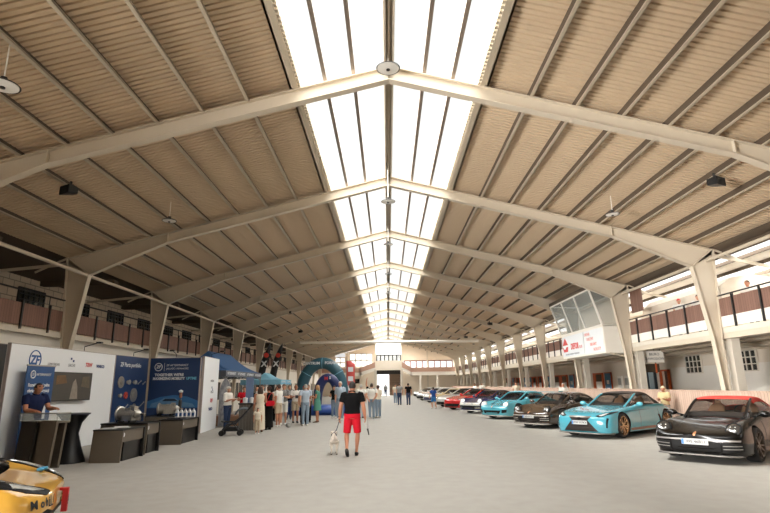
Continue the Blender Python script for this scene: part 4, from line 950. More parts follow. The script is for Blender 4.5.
tent('light blue canopy tent behind the crowd, farther than the dark blue one', -8.7, -6.35, 31.6, 35.0, 2.08, 2.5, 32.6, 34.0, TLIGHT, TLIGHT, 2)
t = thing('counter', 'slatted counter with grey stripes behind the stroller', 'counter', (-5.95, 22.4, 0))
mb = MB().box(-.16, .5, -.3, .3, 0, 1.0)
for k in range(6): mb.box(-.16+k*.12, -.11+k*.12, -.325, -.3, 0, 1.0)
mb.build('body', mat('counter_slats', rgb(110, 104, 98), .6, noise=.2, scale=20), t); MB().box(-.2, .56, -.34, .34, 1.0, 1.05).build('top', BLK, t)
for k, (x, lb) in enumerate(((-5.95, 'left'), (-5.68, 'right'))):
    tag(MB().lathe([(0, 0), (.09, 0), (.1, .2), (.02, .22), (0, .24)], 14).build('jug', WLET, None, 'auto', (x, 22.35, 1.05)), 'white jug on the slatted counter, the %s of two' % lb, 'jug', 'white jugs on the counter')
t = thing('rollup_banner', 'narrow grey blue banner standing behind the slatted counter', 'banner', (-5.95, 23.0, 0), 0)
MB().box(-.16, .16, -.015, 0, .06, 2.08).build('sheet', mat('banner_grey', rgb(104, 124, 158), .5), t); MB().box(-.2, .2, -.1, .1, 0, .06).build('base', SILV, t)
t = thing('rollup_banner', 'white banner with navy blotches behind the woman in the white blouse', 'banner', (-7.3, 24.05, 0), 0); t.scale = (.62, 1, .98)
mb = MB(); mb.grid([[(-.4+.1*k, 0, .05), (-.4+.1*k, 0, 2.1-.03*(k-4)**2)] for k in range(9)]); o = mb.build('sheet', mat('banner_blotch', rgb(226, 226, 226), .6, c2=rgb(60, 70, 100), scale=5, detail=1), t); o.modifiers.new('t', 'SOLIDIFY').thickness = .01
MB().box(-.42, .42, -.1, .1, 0, .05).build('base', SILV, t)
for k in range(4):
    tag(MB().box(-.3, .3, -.25, .25, 0, .42).build('cardboard_box', mat('cardboard', rgb(150, 112, 84), .8), None, False, (-7.75+.75*(k % 2), 25.0+1.1*(k//2), 0), .1*k), 'brown cardboard box on the ground below the dark blue tent, %s of four' % ORD[k], 'box', 'cardboard boxes under the tent')
# feather flags
def feather(label, x, y, h, lean):
    t = thing('feather_flag', label, 'flag', (x, y, 0)); n = 18; L = []; Rr = []
    for k in range(n+1):
        u = k/n; z = .9+(h-.9)*u; w = .44*min(1, (1-u)*3.2)**.6 if u > .01 else .5
        bx = lean*u**2; L.append((bx-w*.5, .02*math.sin(6*u), z)); Rr.append((bx+w*.5, -.02*math.sin(6*u), z))
    mb = MB(); mb.grid([[a, tuple((Vector(a)+Vector(b))/2), b] for a, b in zip(L, Rr)]); o = mb.build('sail', BLK, t, True); o.modifiers.new('t', 'SOLIDIFY').thickness = .012
    MB().tube([(p[0]+.6*0-.02, 0, p[2]) for p in [(L[0][0], 0, 0)]+L], .018, 6).build('flagpole', POLE, t)
    T = Matrix.Rotation(PI/2, 4, 'X'); T.translation = Vector((lean*.58, -.02, .9+(h-.9)*.78)); MB().lathe([(0, -.02), (.16, -.02), (.16, .02), (0, .02)], 20, T).build('red_disc', mat('disc_red', rgb(214, 66, 52), .5), t)
    text('flag_lettering', 'X', .5, (lean*.40, -.03, .9+(h-.9)*.62), (1, 0, 0), (0, 0, 1), WLET, t, bold=.02)
    MB().box(-.35, .35, -.35, .35, 0, .05).build('foot', BLK, t)
feather('black feather flag with a red disc and a white cross, left of the pair', -8.55, 35.6, 4.5, .7)
feather('black feather flag with a red disc and a white cross, right of the pair', -8.1, 37.2, 4.6, .7)
# inflatable arches
def arch(label, x, y, wd, h, r, m, lets, col2=None):
    t = thing('inflatable_arch', label, 'arch', (x, y, 0)); pts = []
    for k in range(25):
        a = PI*k/24; pts.append((-(wd/2-r)*math.cos(a)*(1+.10*math.sin(a)), 0, max(.0, (h-r)*math.sin(a)**.75)))
    MB().tube(pts, r, 14, True, 1.0, (0, 1, 0)).build('arch_tube', m, t, True)
    sm = MB()
    for k in (6, 12, 18): 
        p = Vector(pts[k]); d = (Vector(pts[k+1])-Vector(pts[k-1])).normalized(); sm.tube([p-d*.02, p+d*.02], r*1.015, 14, True, 1.0, (0, 1, 0))
    sm.build('seam_band', col2 or m, t, True)
    for s, xx, zz, sz, mm in lets: text('arch_lettering', s, sz, (xx, -r-.01, zz), (1, 0, 0), (0, 0, 1), mm, t, bold=.01)
    for sg in (-1, 1): MB().box(sg*(wd/2-r)-r*1.1, sg*(wd/2-r)+r*1.1, -r*1.1, r*1.1, 0, .06).build('foot_pad', BLK, t)
    return t
arch('dark teal inflatable arch with pale lettering behind the crowd', -4.95, 40, 3.9, 3.75, .42, mat('teal_pvc', rgb(44, 86, 100), .45, noise=.06), (('CENTRUM', -.75, 3.3, .26, WLET), ('FORMA', .65, 3.32, .26, WLET)), TLIGHT)
arch('small navy inflatable arch with a red mark in front of the teal one', -4.08, 36, 2.0, 2.5, .3, mat('navy_pvc', rgb(38, 48, 96), .45, noise=.06), (('M', -.1, 2.15, .3, REDL), ('S', .16, 2.2, .24, WLET)))
t = thing('inflatable_mat', 'bright blue inflatable mat on the sand behind the woman in green', 'mat', (-4.0, 32.5, 0))
mb = MB()
for k in range(6): mb.tube([(-1.9, k*.36, .28), (1.6, k*.36, .28)], .28, 12)
mb.build('mat_body', mat('blue_pvc', rgb(40, 74, 150), .4), t, True)
for k in range(2): MB().tube([(-2.0+k*3.6, -.1, .42), (-2.0+k*3.6, 2.0, .42)], .36, 12).build('end_roll', mat('blue_pvc', rgb(40, 74, 150), .4), t, True)
# red and white banners near the far gate
t = thing('banner_flag', 'tall red and white banner flag standing beyond the man in red shorts', 'flag', (-3.0, 42, 0))
mb = MB(); mb.grid([[(-.32, 0, .4+.35*k), (0, .04*(k % 2), .4+.35*k), (.32, 0, .4+.35*k-(.25 if k == 9 else 0))] for k in range(10)]); o = mb.build('sail', mat('flag_red', rgb(206, 84, 78), .6), t, True); o.modifiers.new('t', 'SOLIDIFY').thickness = .012
for k, z in enumerate((.8, 1.5, 2.2, 2.9)): MB().box(-.2, .2, -.03, -.02, z-.18, z+.18).build('white_block', WLET, t)
MB().tube([(-.34, 0, 0), (-.34, 0, 3.9)], .02, 6).build('flagpole', POLE, t); MB().box(-.4, .3, -.3, .3, 0, .05).build('foot', BLK, t)
t = thing('banner_flag', 'white drop shaped flag beside the red and white banner', 'flag', (-3.6, 41, 0))
mb = MB(); mb.grid([[(-.36*math.sin(PI*min(1, .25+k/12))-.0, 0, .6+.26*k), (0, .03, .6+.26*k), (.36*math.sin(PI*min(1, .25+k/12)), 0, .6+.26*k)] for k in range(10)]); o = mb.build('sail', WLET, t, True); o.modifiers.new('t', 'SOLIDIFY').thickness = .012
MB().tube([(0, .05, 0), (0, .05, 3.0)], .02, 6).build('flagpole', POLE, t); MB().box(-.3, .3, -.3, .3, 0, .05).build('foot', BLK, t)

# ------------------------------------------------------------------ judges' cabin on the right gallery
t = thing('cabin', 'glazed commentary cabin with white signs projecting from the right gallery', 'cabin', (10.0, 25.0, 3.0)); L = 6.08
MB().box(0, 1.2, 0, L, 0, 1.28).build('box', M['white'], t)
fr = MB(); xt = -.5; zt = 3.0
for y in (0.03, 2.15, 4.15, L-.03): fr.bar((0, y, 1.28), (xt, y, zt), .09, .07)
fr.bar((0, 0, 1.3), (0, L, 1.3), .09, .09).bar((xt, 0, zt), (xt, L, zt), .09, .09)
for y in (0.03, L-.03): fr.bar((xt, y, zt), (1.1, y, zt-.05), .06, .08).bar((1.1, y, 1.28), (1.1, y, zt), .06, .06).bar((0, y, 1.28), (1.1, y, 1.28), .06, .06)
fr.build('window_frame', M['white'], t)
def quadslab(name, p, m): mb = MB(); mb.add(p, [(0, 1, 2, 3)]); o = mb.build(name, m, t); o.modifiers.new('t', 'SOLIDIFY').thickness = .012; return o
for a, b in ((.08, 2.1), (2.2, 4.1), (4.2, L-.08)): quadslab('window_pane', [(-.01, a, 1.33), (-.01, b, 1.33), (xt, b, zt-.05), (xt, a, zt-.05)], M['glass'])
for y in (.03, L-.03): quadslab('side_pane', [(0, y, 1.3), (1.05, y, 1.3), (1.05, y, zt-.05), (xt, y, zt-.05)], M['glass'])
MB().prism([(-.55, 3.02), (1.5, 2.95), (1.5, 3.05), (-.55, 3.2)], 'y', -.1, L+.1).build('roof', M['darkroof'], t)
MB().box(.6, 1.1, .3, L-.3, 1.28, 1.3).box(1.15, 1.2, 0, L, 1.28, 2.95).build('inner_wall', M['cream'], t)
s1 = MB().box(-.03, 0, 2.6, L-.1, .1, 1.2).build('sign', WLET, t); s2 = MB().box(-.03, 0, .08, 2.5, .1, 1.2).build('sign', WLET, t)
def ctext(s, y, z, size, m, p, sx=1.0, bold=0): return text('sign_lettering', s, size, (-.034, y, z), (0, -1, 0), (0, 0, 1), m, p, 'CENTER', .003, bold, 0, sx)
ctext('DEFOR', 3.95, .58, .42, REDL, s1, .9, .02); ctext('PLUS', 3.05, .5, .2, REDL, s1); ctext('STOLARKA OKIENNA I DRZWIOWA', 4.4, .2, .12, GREYL, s1, 1.1)
MB().prism([(5.0, .72), (5.9, .72), (5.45, 1.12)], 'x', -.04, -.03).prism([(5.0, .62), (5.3, .62), (5.45, .5), (5.7, .5), (5.8, .62), (5.9, .62), (5.75, .35), (5.1, .35)], 'x', -.04, -.03).build('sign_logo', REDL, s1)
PRED = mat('letter_pale_red', rgb(224, 150, 140), .5, noise=.01)
for s, y, z in (('OKNA', 2.05, 1.02), ('DRZWI', 1.7, .77), ('BRAMY', 1.3, .5), ('ROLETY', .85, .24)): ctext(s, y, z, .2, PRED, s2, 1.3, .006)
for y in (0, L-.06): MB().bar((.2, y+.03, 0), (1.15, y+.03, -.25), .06, .06).build('bracket', M['steel'], t)
# sign board below the gallery
t = thing('hanging_sign', 'white sign board with two dark lines hung beside the third pillar', 'sign', (12.02, 24.6, 2.52))
MB().box(-.42, .42, -.02, .02, 0, .52).build('board', M['white'], t); text('sign_lettering', 'BIURO', .16, (0, -.022, .36), (1, 0, 0), (0, 0, 1), INK, t); text('sign_lettering', 'ZAWODÓW', .15, (0, -.022, .16), (1, 0, 0), (0, 0, 1), INK, t)
MB().box(-.3, -.27, -.01, .01, .5, .7).box(.27, .3, -.01, .01, .5, .7).build('hanger', M['dark'], t)
t = thing('wall_cabinet', 'dark box mounted below the white sign board', 'box', (12.2, 25.4, 2.1)); MB().box(-.35, .3, -.2, .2, 0, .38).build('case', M['darkroof'], t); MB().box(.1, .16, -.25, -.2, -.05, .4).build('strap', M['orange'], t); MB().box(-.3, -.27, 0, .03, .38, 1.1).box(.22, .25, 0, .03, .38, 1.1).build('hanger', M['dark'], t)
# closed room with an arched roof on the gallery, brown board beside the column
mb = MB(); prof = [(11.9, 3.36), (14.5, 3.36), (14.5, 5.0), (13.8, 5.3), (13.0, 5.42), (12.3, 5.3), (11.9, 5.0)]
mb.prism(prof, 'y', 18.9, 24.9); struct('gallery_room', mb, M['cream'], 'cream room with an arched roof on the right gallery')
struct('hanging_board', MB().box(11.18, 11.24, 23.4, 24.45, 4.75, 5.75), M['brown'], 'brown board beside the third right column')
struct('gallery_counter', MB().box(12.6, 13.2, 8, 17.5, 3.36, 4.2), M['white'], 'white counter on the right gallery')

# ------------------------------------------------------------------ lamps and loudspeakers under the roof
def dish_lamp(label, x, y, z, r, rope, grp=None):
    t = thing('pendant_lamp', label, 'lamp', (x, y, z), 0, grp)
    MB().lathe([(r*.2, .22*r), (r*.92, .0), (r, -.02), (r*.98, -.03), (r*.9, -.01), (r*.2, .16*r)], 28).build('lamp_shade', M['dark'], t, 'auto')
    MB().lathe([(0, -.05), (r*.5, -.045), (r*.9, -.03), (r*.9, .0), (0, .0)], 24).build('diffuser', mat('lamp_glass', rgb(232, 228, 220), .3), t, 'auto')
    MB().lathe([(0, -.075), (r*.16, -.07), (r*.16, -.05), (0, -.05)], 16).build('lamp_centre', M['dark'], t, 'auto')
    MB().lathe([(0, .0), (r*.2, .0), (r*.18, .3*r), (.05, .5*r), (0, .5*r)], 16).build('lamp_housing', M['dark'], t, 'auto')
    MB().tube([(0, 0, .4*r), (.0, 0, rope)], .012, 6).build('cord', M['white'], t)
    return t
def lampset(label, x, y, z, r):
    top = (roofz(x)-.0 if abs(x) > 1 else 9.0)-z
    return dish_lamp(label, x, y, z, r, top)
lampset('round pendant lamp at the ridge just before the nearest frame', -.02, 10.55, 8.6, .27)
lampset('second round pendant lamp from the camera below the ridge', -.03, 16.75, 7.65, .24)
for k, Y in enumerate((23.6, 30.3, 37)): lampset('%s round pendant lamp from the camera below the ridge' % ORD[k+2], -.02, Y, 8.0, .22)
lampset('round pendant lamp on a cord over the left side, second from the camera', -6.8, 15.6, 6.72, .22)
lampset('round pendant lamp on a cord over the right side', 6.87, 15.6, 6.72, .22)
lampset('round pendant lamp near the left picture edge', -6.45, 7.85, 6.62, .26)
def speaker(label, x, y):
    sg = 1 if x > 0 else -1; z = roofz(x)-.2; t = thing('loudspeaker', label, 'loudspeaker', (x, y, z), sg*.5); t.scale = (.72, .72, .8)
    MB().loft([[(a*.28, -.2+.0*a, b*.14-.28) for a, b in ((-1, -1), (1, -1), (1, 1), (-1, 1))], [(a*.14, .2, b*.1-.24) for a, b in ((-1, -1), (1, -1), (1, 1), (-1, 1))]]).build('speaker_box', BLK, t)
    MB().box(-.26, .26, -.215, -.2, -.41, -.15).build('speaker_mesh', mat('mesh_grey', rgb(34, 33, 33), .8, noise=.3, scale=80), t); MB().box(-.03, .03, -.03, .03, -.16, .04).build('bracket', M['dark'], t)
for lb, x, y in (('black loudspeaker under the right roof slope, nearest to the camera', 8.2, 12.6), ('black loudspeaker under the left roof slope, nearest to the camera', -8.1, 12.6), ('black loudspeaker far down the right roof slope beyond the suspended bar', 8.2, 57), ('black loudspeaker on the right roof slope just before the suspended bar', 8.35, 44), ('black loudspeaker far down the left roof slope', -8.06, 49), ('black loudspeaker halfway along the left roof slope', -7.1, 38)): speaker(lb, x, y)

# ------------------------------------------------------------------ people
SKIN = mat('skin_light', rgb(206, 152, 122), .55, noise=.05, scale=14); SKINT = mat('skin_tan', rgb(184, 124, 94), .55, noise=.05, scale=14)
def cloth(name, c, noise=.08, scale=14, c2=None): return mat('cloth_'+name, c, .9, noise=noise, scale=scale, c2=c2, bump=.15, spec=.15)
CW = cloth('white', rgb(226, 222, 214)); CBK = cloth('black', rgb(17, 16, 17)); CNV = cloth('navy', rgb(32, 40, 72)); CJEAN = cloth('jeans', rgb(52, 66, 96)); CLJ = cloth('light_jeans', rgb(136, 152, 168)); CBG = cloth('beige', rgb(196, 178, 152))
CRED = cloth('red', rgb(206, 32, 48)); CLB = cloth('light_blue', rgb(178, 190, 204)); CGR = cloth('green', rgb(86, 140, 124)); CGY = cloth('grey', rgb(140, 138, 136)); CBL = cloth('blue', rgb(52, 88, 160)); CCR = cloth('cream', rgb(222, 210, 190)); COL = cloth('olive', rgb(128, 122, 96)); CPAT = cloth('pattern', rgb(190, 188, 184), .0, 22, rgb(56, 54, 58))
HBR = mat('hair_brown', rgb(62, 42, 32), .6, noise=.15, scale=40); HBK = mat('hair_black', rgb(30, 24, 22), .6, noise=.15, scale=40); HGR = mat('hair_grey', rgb(190, 184, 174), .6, noise=.1, scale=40); HBL = mat('hair_blonde', rgb(172, 132, 88), .6, noise=.15, scale=40)
SHW = mat('shoe_white', rgb(220, 218, 212), .6); SHB = mat('shoe_black', rgb(28, 27, 27), .5); SHN = mat('shoe_brown', rgb(96, 66, 48), .5)
EYE = mat('eye_dark', rgb(40, 30, 28), .3); LIP = mat('lip', rgb(150, 84, 74), .5); SOLE = mat('sole', rgb(200, 198, 192), .7)
def remesh(name, mb, voxel, m, parent, extra=None, smooth=2):
    me = mb.mesh(name, [m]); o = bpy.data.objects.new(name, me); col.objects.link(o)
    md = o.modifiers.new('r', 'REMESH'); md.mode = 'VOXEL'; md.voxel_size = voxel
    sm = o.modifiers.new('s', 'SMOOTH'); sm.iterations = smooth; sm.factor = .5
    ev = o.evaluated_get(bpy.context.evaluated_depsgraph_get()); me2 = bpy.data.meshes.new_from_object(ev); o.modifiers.clear(); o.data = me2; bpy.data.meshes.remove(me)
    me2.name = name; me2.materials.clear(); me2.materials.append(m)
    if extra is not None:
        bm = bmesh.new(); bm.from_mesh(me2); e = extra.mesh('e', [m]); bm.from_mesh(e); bm.to_mesh(me2); bm.free(); bpy.data.meshes.remove(e)
    me2.polygons.foreach_set('use_smooth', [True]*len(me2.polygons)); o.parent = parent; return o
def V(*a): return Vector(a)
def person(label, x, y, face, H=1.75, arms=None, legs=None, top=None, sleeve=.5, bottom=None, hem=.5, shoes=None, hair=None, hstyle='short', skin=None, build=1.0, lean=0.0, turn=0.0, nod=0.0, fem=False, dress=None, dhem=.5, group=None, eyes=True, fine=False, z=0.0, sit=False, cat='person', glasses=None, name='person', neckline=.845):
    """a standing figure facing local +y; face is the world direction (dx, dy) it faces"""
    skin = skin or SKIN; a = math.atan2(face[1], face[0])-PI/2
    root = thing(name, label, cat, (x, y, z), a, group); k = H/1.75; B = build
    hipz, shz = .525*H, .815*H; shw = (.105 if fem else .118)*H*(.5+.5*B); hw = (.052 if fem else .05)*H
    up = V(0, math.sin(lean), math.cos(lean)); hip = V(0, 0, hipz); chest = hip+up*(.17*H); sho = hip+up*(shz-hipz); neck = sho+up*(.03*H)
    hc = sho+up*(.105*H)+V(0, .012*H+nod*.04, -abs(nod)*.02)
    J = {}
    legs = legs or {}; arms = arms or {}
    for s, nm in ((-1, 'R'), (1, 'L')):
        td, sd = legs.get(nm, (V(s*-.03, .0, -1), V(0, -.02, -1)))
        h0 = hip+V(-s*hw, 0, -.01*H); kn = h0+Vector(td).normalized()*(.245*H); an = kn+Vector(sd).normalized()*(.245*H)
        J['leg'+nm] = (h0, kn, an)
        ud, fd = arms.get(nm, (V(-s*.14, -.03, -1), V(-s*.04, .18, -1)))
        sp = sho+V(-s*shw, 0, -.012*H); el = sp+Vector(ud).normalized()*(.17*H); wr = el+Vector(fd).normalized()*(.145*H)
        J['arm'+nm] = (sp, el, wr, Vector(fd).normalized())
    low = min(J['legR'][2].z, J['legL'][2].z)-.045*H; dz = V(0, 0, -low)
    if not sit:
        hip += dz; chest += dz; sho += dz; neck += dz; hc += dz
        for q in J: J[q] = tuple((p+dz) if i < 3 else p for i, p in enumerate(J[q]))
    tw, td_ = (.094 if fem else .105)*H*B, .064*H*B
    def torso(mb, g, zlo=-.05, zhi=None):
        d = up; P = [(hip+d*(zlo*H), (.088*H*B+g, td_*1.05+g)), (hip+d*(.02*H), (.096*H*B*(1.04 if fem else 1)+g, td_*1.12+g)), (hip+d*(.09*H), ((.076 if fem else .09)*H*B+g, td_*.98+g)), (chest+d*(.02*H), (tw+g, td_*1.12+g)), (chest+d*(.075*H), (tw*1.06+g, td_*1.08+g)), (sho+d*(-.012*H), (tw*.9+g, td_*.86+g)), (sho+d*(.016*H), (.045*H+g, .042*H+g))]
        mb.tube([p for p, r in P], [r for p, r in P], 16, side=(1, 0, 0))
    def limb(mb, pts, rs, n=10): mb.tube(pts, rs, n)
    # ---- body: one continuous skin surface
    b = MB(); torso(b, -.004)
    b.tube([sho-up*.01*H, neck+up*.02*H, hc-up*.02*H], [.036*H, .033*H, .034*H], 12)
    r1, r2, r3 = .036*H*B**.5, .029*H*B**.5, .019*H
    ct, st_ = math.cos(turn), math.sin(turn); HR = Matrix.Rotation(turn, 4, 'Z') @ Matrix.Rotation(-nod*.6, 4, 'X')
    def hp(px, py, pz): return hc+(HR @ V(px*H, py*H, pz*H))
    rings = []
    for zz, rx, ry, oy in ((-.066, .018, .020, .022), (-.052, .031, .036, .012), (-.03, .039, .047, .004), (0, .0435, .054, 0), (.028, .044, .056, -.003), (.05, .036, .047, -.004), (.064, .018, .024, -.004)):
        rings.append([hp(rx*math.cos(t), oy+ry*math.sin(t), zz) for t in [2*PI*q/14 for q in range(14)]])
    b.loft(rings); b.loft([[hp(dx*w, .046+dy, zz) for dx, dy in ((-1, 0), (0, 1.0*e), (1, 0), (0, -.02))] for zz, w, e in ((-.024, .010, .018), (-.016, .011, .021), (.012, .005, .010))])
    for s in (-1, 1): b.ell(hp(s*.044, -.004, -.006), .009*H, .014*H, .019*H, 8, 6)
    for nm in 'RL':
        sp, el, wr, fd = J['arm'+nm]; limb(b, [sp+(sho-sp)*.3, sp, sp.lerp(el, .45), el, el.lerp(wr, .3), wr, wr+fd*.02*H], [r1*.9, r1, r1*.9, r2*.92, r2*.98, r3, r3])
        h0, kn, an = J['leg'+nm]; limb(b, [h0+V(0, 0, .03*H), h0.lerp(kn, .25), h0.lerp(kn, .7), kn, kn.lerp(an, .3), kn.lerp(an, .75), an], [.052*H*B**.5, .050*H*B**.5, .037*H, .031*H, .033*H, .022*H, .02*H], 12)
        limb(b, [an+V(0, -.01*H, 0), an+V(0, .02*H, -.022*H), an+V(0, .075*H, -.034*H)], [.021*H, .021*H, .014*H])
    ex = MB()
    for s, nm in ((-1, 'R'), (1, 'L')):
        sp, el, wr, fd = J['arm'+nm]; side = fd.cross(V(0, 0, 1)); side = side.normalized() if side.length > .2 else V(0, 1, 0)
        nrm = side.cross(fd).normalized()
        if abs(fd.z) > .8: side, nrm = V(0, 1, 0), V(1, 0, 0)
        side = (side-fd*side.dot(fd)).normalized(); nrm = side.cross(fd).normalized()
        if abs(fd.z) > .8 and nrm.x*(-s) < 0: nrm = -nrm        # palm faces the body: curl inwards
        curl = -nrm if abs(fd.z) > .8 else (nrm if nrm.z < 0 else -nrm)
        pc = wr+fd*.045*H; b.tube([wr, wr+fd*.02*H, pc+fd*.008*H], [(.016*H, .013*H), (.024*H, .0125*H), (.022*H, .011*H)], 10, side=side)
        for q, (off, ln) in enumerate(((-.0165, .040), (-.0055, .045), (.0055, .042), (.0165, .033))):
            p0 = pc+side*(off*H)-fd*.01*H; p1 = p0+fd*(.45*ln+.01)*H+curl*.004*H; p2 = p1+(fd*.75+curl*.65).normalized()*.32*ln*H; p3 = p2+(fd*.3+curl*.95).normalized()*.26*ln*H
            ex.tube([p0, p1, p2, p3], [.0053*H, .005*H, .0046*H, .0034*H], 7)
        tb = wr+fd*.014*H+side*.018*H; ex.tube([tb, tb+(fd*.6+side*.75).normalized()*.022*H, tb+(fd*.9+side*.35+curl*.3).normalized()*.044*H], [.0068*H, .006*H, .004*H], 7)
        J['palm'+nm] = (pc, curl)
    body = remesh('body', b, (.011 if fine else .015)*k, skin, root, ex)
    # ---- clothes
    if dress:
        m = MB(); torso(m, .012*k, -.02); zt = hip.z; zb = H*dhem
        n = 9; m.tube([V(0, hip.y*(1-i/n), zt+.03-(zt+.03-zb)*i/n) for i in range(n+1)], [(.102*H*B+.012+.035*H*i/n*(1.4 if dhem > .2 else .7), .078*H*B+.012+.03*H*i/n) for i in range(n+1)], 18, side=(1, 0, 0))
        for nm in 'RL':
            sp, el, wr, fd = J['arm'+nm]
            if sleeve > 0: limb(m, [sp+(sho-sp)*.35, sp, sp.lerp(el, sleeve)], [r1*1.1+.008, r1+.014, r1*.9+.016])
            else: limb(m, [sho+(sp-sho)*.45+V(0, -.03, .0), sho+(sp-sho)*.55+V(0, .0, .018*H)], [.02*H, .018*H])
        remesh('dress', m, .018*k, dress, root, smooth=3)
    if top:
        m = MB(); torso(m, .014*k, -.01)
        for nm in 'RL':
            sp, el, wr, fd = J['arm'+nm]
            if sleeve <= 1: P, R_ = [sp+(sho-sp)*.35, sp, sp.lerp(el, sleeve*.6), sp.lerp(el, sleeve)], [r1*1.1+.01, r1+.015, r1*.95+.015, r1*.92+.017]
            else: P, R_ = [sp+(sho-sp)*.35, sp, sp.lerp(el, .5), el, el.lerp(wr, (sleeve-1)*.6), el.lerp(wr, sleeve-1)], [r1*1.1+.01, r1+.014, r1*.95+.013, r2+.013, r2+.012, r3+.013]
            if sleeve > 0: limb(m, P, R_)
        shirt = remesh('shirt', m, .016*k, top, root, smooth=2)
        cl = [neck-up*.004*H+V(.038*H*math.cos(t), .038*H*math.sin(t)+.006*H, -.012*H*math.sin(t)) for t in [2*PI*q/16 for q in range(17)]]
        c2 = MB().tube(cl, .009*H, 6, False); c2.build('collar', top, shirt, True)
    if bottom:
        m = MB(); g = .011*k
        m.tube([hip+up*(.055*H), hip+up*.01*H, hip-up*(.045*H)], [(.088*H*B+g, td_*1.0+g), (.098*H*B+g, td_*1.16+g), (.09*H*B+g, td_*1.05+g)], 16, side=(1, 0, 0))
        for nm in 'RL':
            h0, kn, an = J['leg'+nm]
            if hem < 1: P, R_ = [h0+V(0, 0, .03*H), h0.lerp(kn, .3), h0.lerp(kn, hem)], [.056*H*B**.5+g, .052*H*B**.5+g, .046*H+g]
            else: P, R_ = [h0+V(0, 0, .03*H), h0.lerp(kn, .3), kn, kn.lerp(an, .4), kn.lerp(an, hem-1+.02)], [.055*H*B**.5+g, .051*H*B**.5+g, .038*H+g, .034*H+g, .030*H+g]
            limb(m, P, R_, 12)
        tr = remesh('trousers' if hem > 1 else 'shorts', m, .016*k, bottom, root, smooth=2)
    for nm in 'RL':
        h0, kn, an = J['leg'+nm]; sd = (an-kn).normalized(); fw = V(0, 1, 0)-sd*sd.y; fw.normalize()
        if an.z > low+.045*H+dz.z+.03: pass
        else: fw = V(0, 1, 0)
        dn = V(0, 0, -1) if fw.y > .98 else sd
        if shoes:
            m = MB().tube([an-fw*.028*H+dn*.02*H, an+fw*.0+dn*.015*H, an+fw*.045*H+dn*.026*H, an+fw*.088*H+dn*.032*H, an+fw*.105*H+dn*.034*H], [(.02*H, .022*H), (.027*H, .027*H), (.026*H, .018*H), (.024*H, .013*H), (.012*H, .008*H)], 12, side=(1, 0, 0))
            sh = m.build('shoe', shoes, root, True)
            MB().tube([an-fw*.03*H+dn*.040*H, an+fw*.05*H+dn*.041*H, an+fw*.104*H+dn*.041*H], [(.022*H, .0055*H), (.027*H, .0055*H), (.016*H, .005*H)], 12, side=(1, 0, 0)).build('sole', SOLE if shoes is not SHB else SHB, sh, True)
    # ---- hair, face
    if hair:
        m = MB(); T = HR.copy(); T3 = T.to_3x3().to_4x4()
        if hstyle in ('short', 'cap', 'crop'):
            g = 1.03 if hstyle == 'crop' else 1.09
            A = T3 @ Matrix.Rotation(.42, 4, 'X'); m.ell(hc+(HR @ V(0, -.006*H, .006*H)), .046*H*g, .058*H*g, .062*H*g, 18, 10, A, z0=.02, z1=.999)
            m.ell(hc+(HR @ V(0, -.022*H, -.002*H)), .045*H*g, .04*H*g, .05*H, 14, 8, T3, z0=-.55)
        elif hstyle == 'long':
            A = T3 @ Matrix.Rotation(.35, 4, 'X'); m.ell(hc+(HR @ V(0, -.006*H, .008*H)), .052*H, .063*H, .066*H, 18, 10, A, z0=-.05, z1=.999)
            m.tube([hp(0, -.03, .03), hp(0, -.045, -.03), hp(0, -.045, -.09), hp(0, -.04, -.15)], [(.046*H, .028*H), (.056*H, .03*H), (.056*H, .024*H), (.03*H, .012*H)], 14, side=HR @ V(1, 0, 0))
            for s in (-1, 1): m.tube([hp(s*.04, .0, .03), hp(s*.05, .005, -.02), hp(s*.05, .0, -.09), hp(s*.045, -.01, -.12)], [.014*H, .016*H, .014*H, .006*H], 8)
        elif hstyle == 'bob':
            A = T3 @ Matrix.Rotation(.35, 4, 'X'); m.ell(hc+(HR @ V(0, -.008*H, .008*H)), .055*H, .066*H, .066*H, 18, 10, A, z0=-.1, z1=.999)
            m.ell(hc+(HR @ V(0, -.028*H, -.015*H)), .054*H, .042*H, .055*H, 14, 8, T3)
        elif hstyle == 'bun':
            A = T3 @ Matrix.Rotation(.42, 4, 'X'); m.ell(hc+(HR @ V(0, -.006*H, .006*H)), .048*H, .06*H, .064*H, 18, 10, A, z0=.0, z1=.999)
            m.ell(hc+(HR @ V(0, -.02*H, -.002*H)), .047*H, .044*H, .05*H, 14, 8, T3); m.ell(hp(0, -.068, .03), .022*H, .022*H, .022*H, 10, 8)
        ho = m.build('cap' if hstyle == 'cap' else 'hair', hair, root, True)
        if hstyle == 'cap':
            pk = [hp(.036*math.cos(t), .045+.04*math.sin(t), .022) for t in [PI*q/8 for q in range(9)]]; pm = MB().add(pk+[p+V(0, 0, .006*H) for p in pk], [tuple(range(8, -1, -1)), tuple(range(9, 18))]+[(q, q+1, q+10, q+9) for q in range(8)]); pm.build('cap_peak', hair, ho)
    if eyes:
        m = MB(); mm = MB()
        for s in (-1, 1): m.ell(hp(s*.0175, .0475, .004), .0065*H, .004*H, .0038*H, 8, 6); m.box(*[0]*6) if False else None; m.tube([hp(s*.008, .0505, .0135), hp(s*.018, .0515, .0155), hp(s*.028, .0455, .0125)], .0022*H, 5)
        m.build('eyes', EYE, root, True); mm.tube([hp(-.014, .0405, -.037), hp(0, .0485, -.0385), hp(.014, .0405, -.037)], [.002*H, .0038*H, .002*H], 6); mm.build('mouth', LIP, root, True)
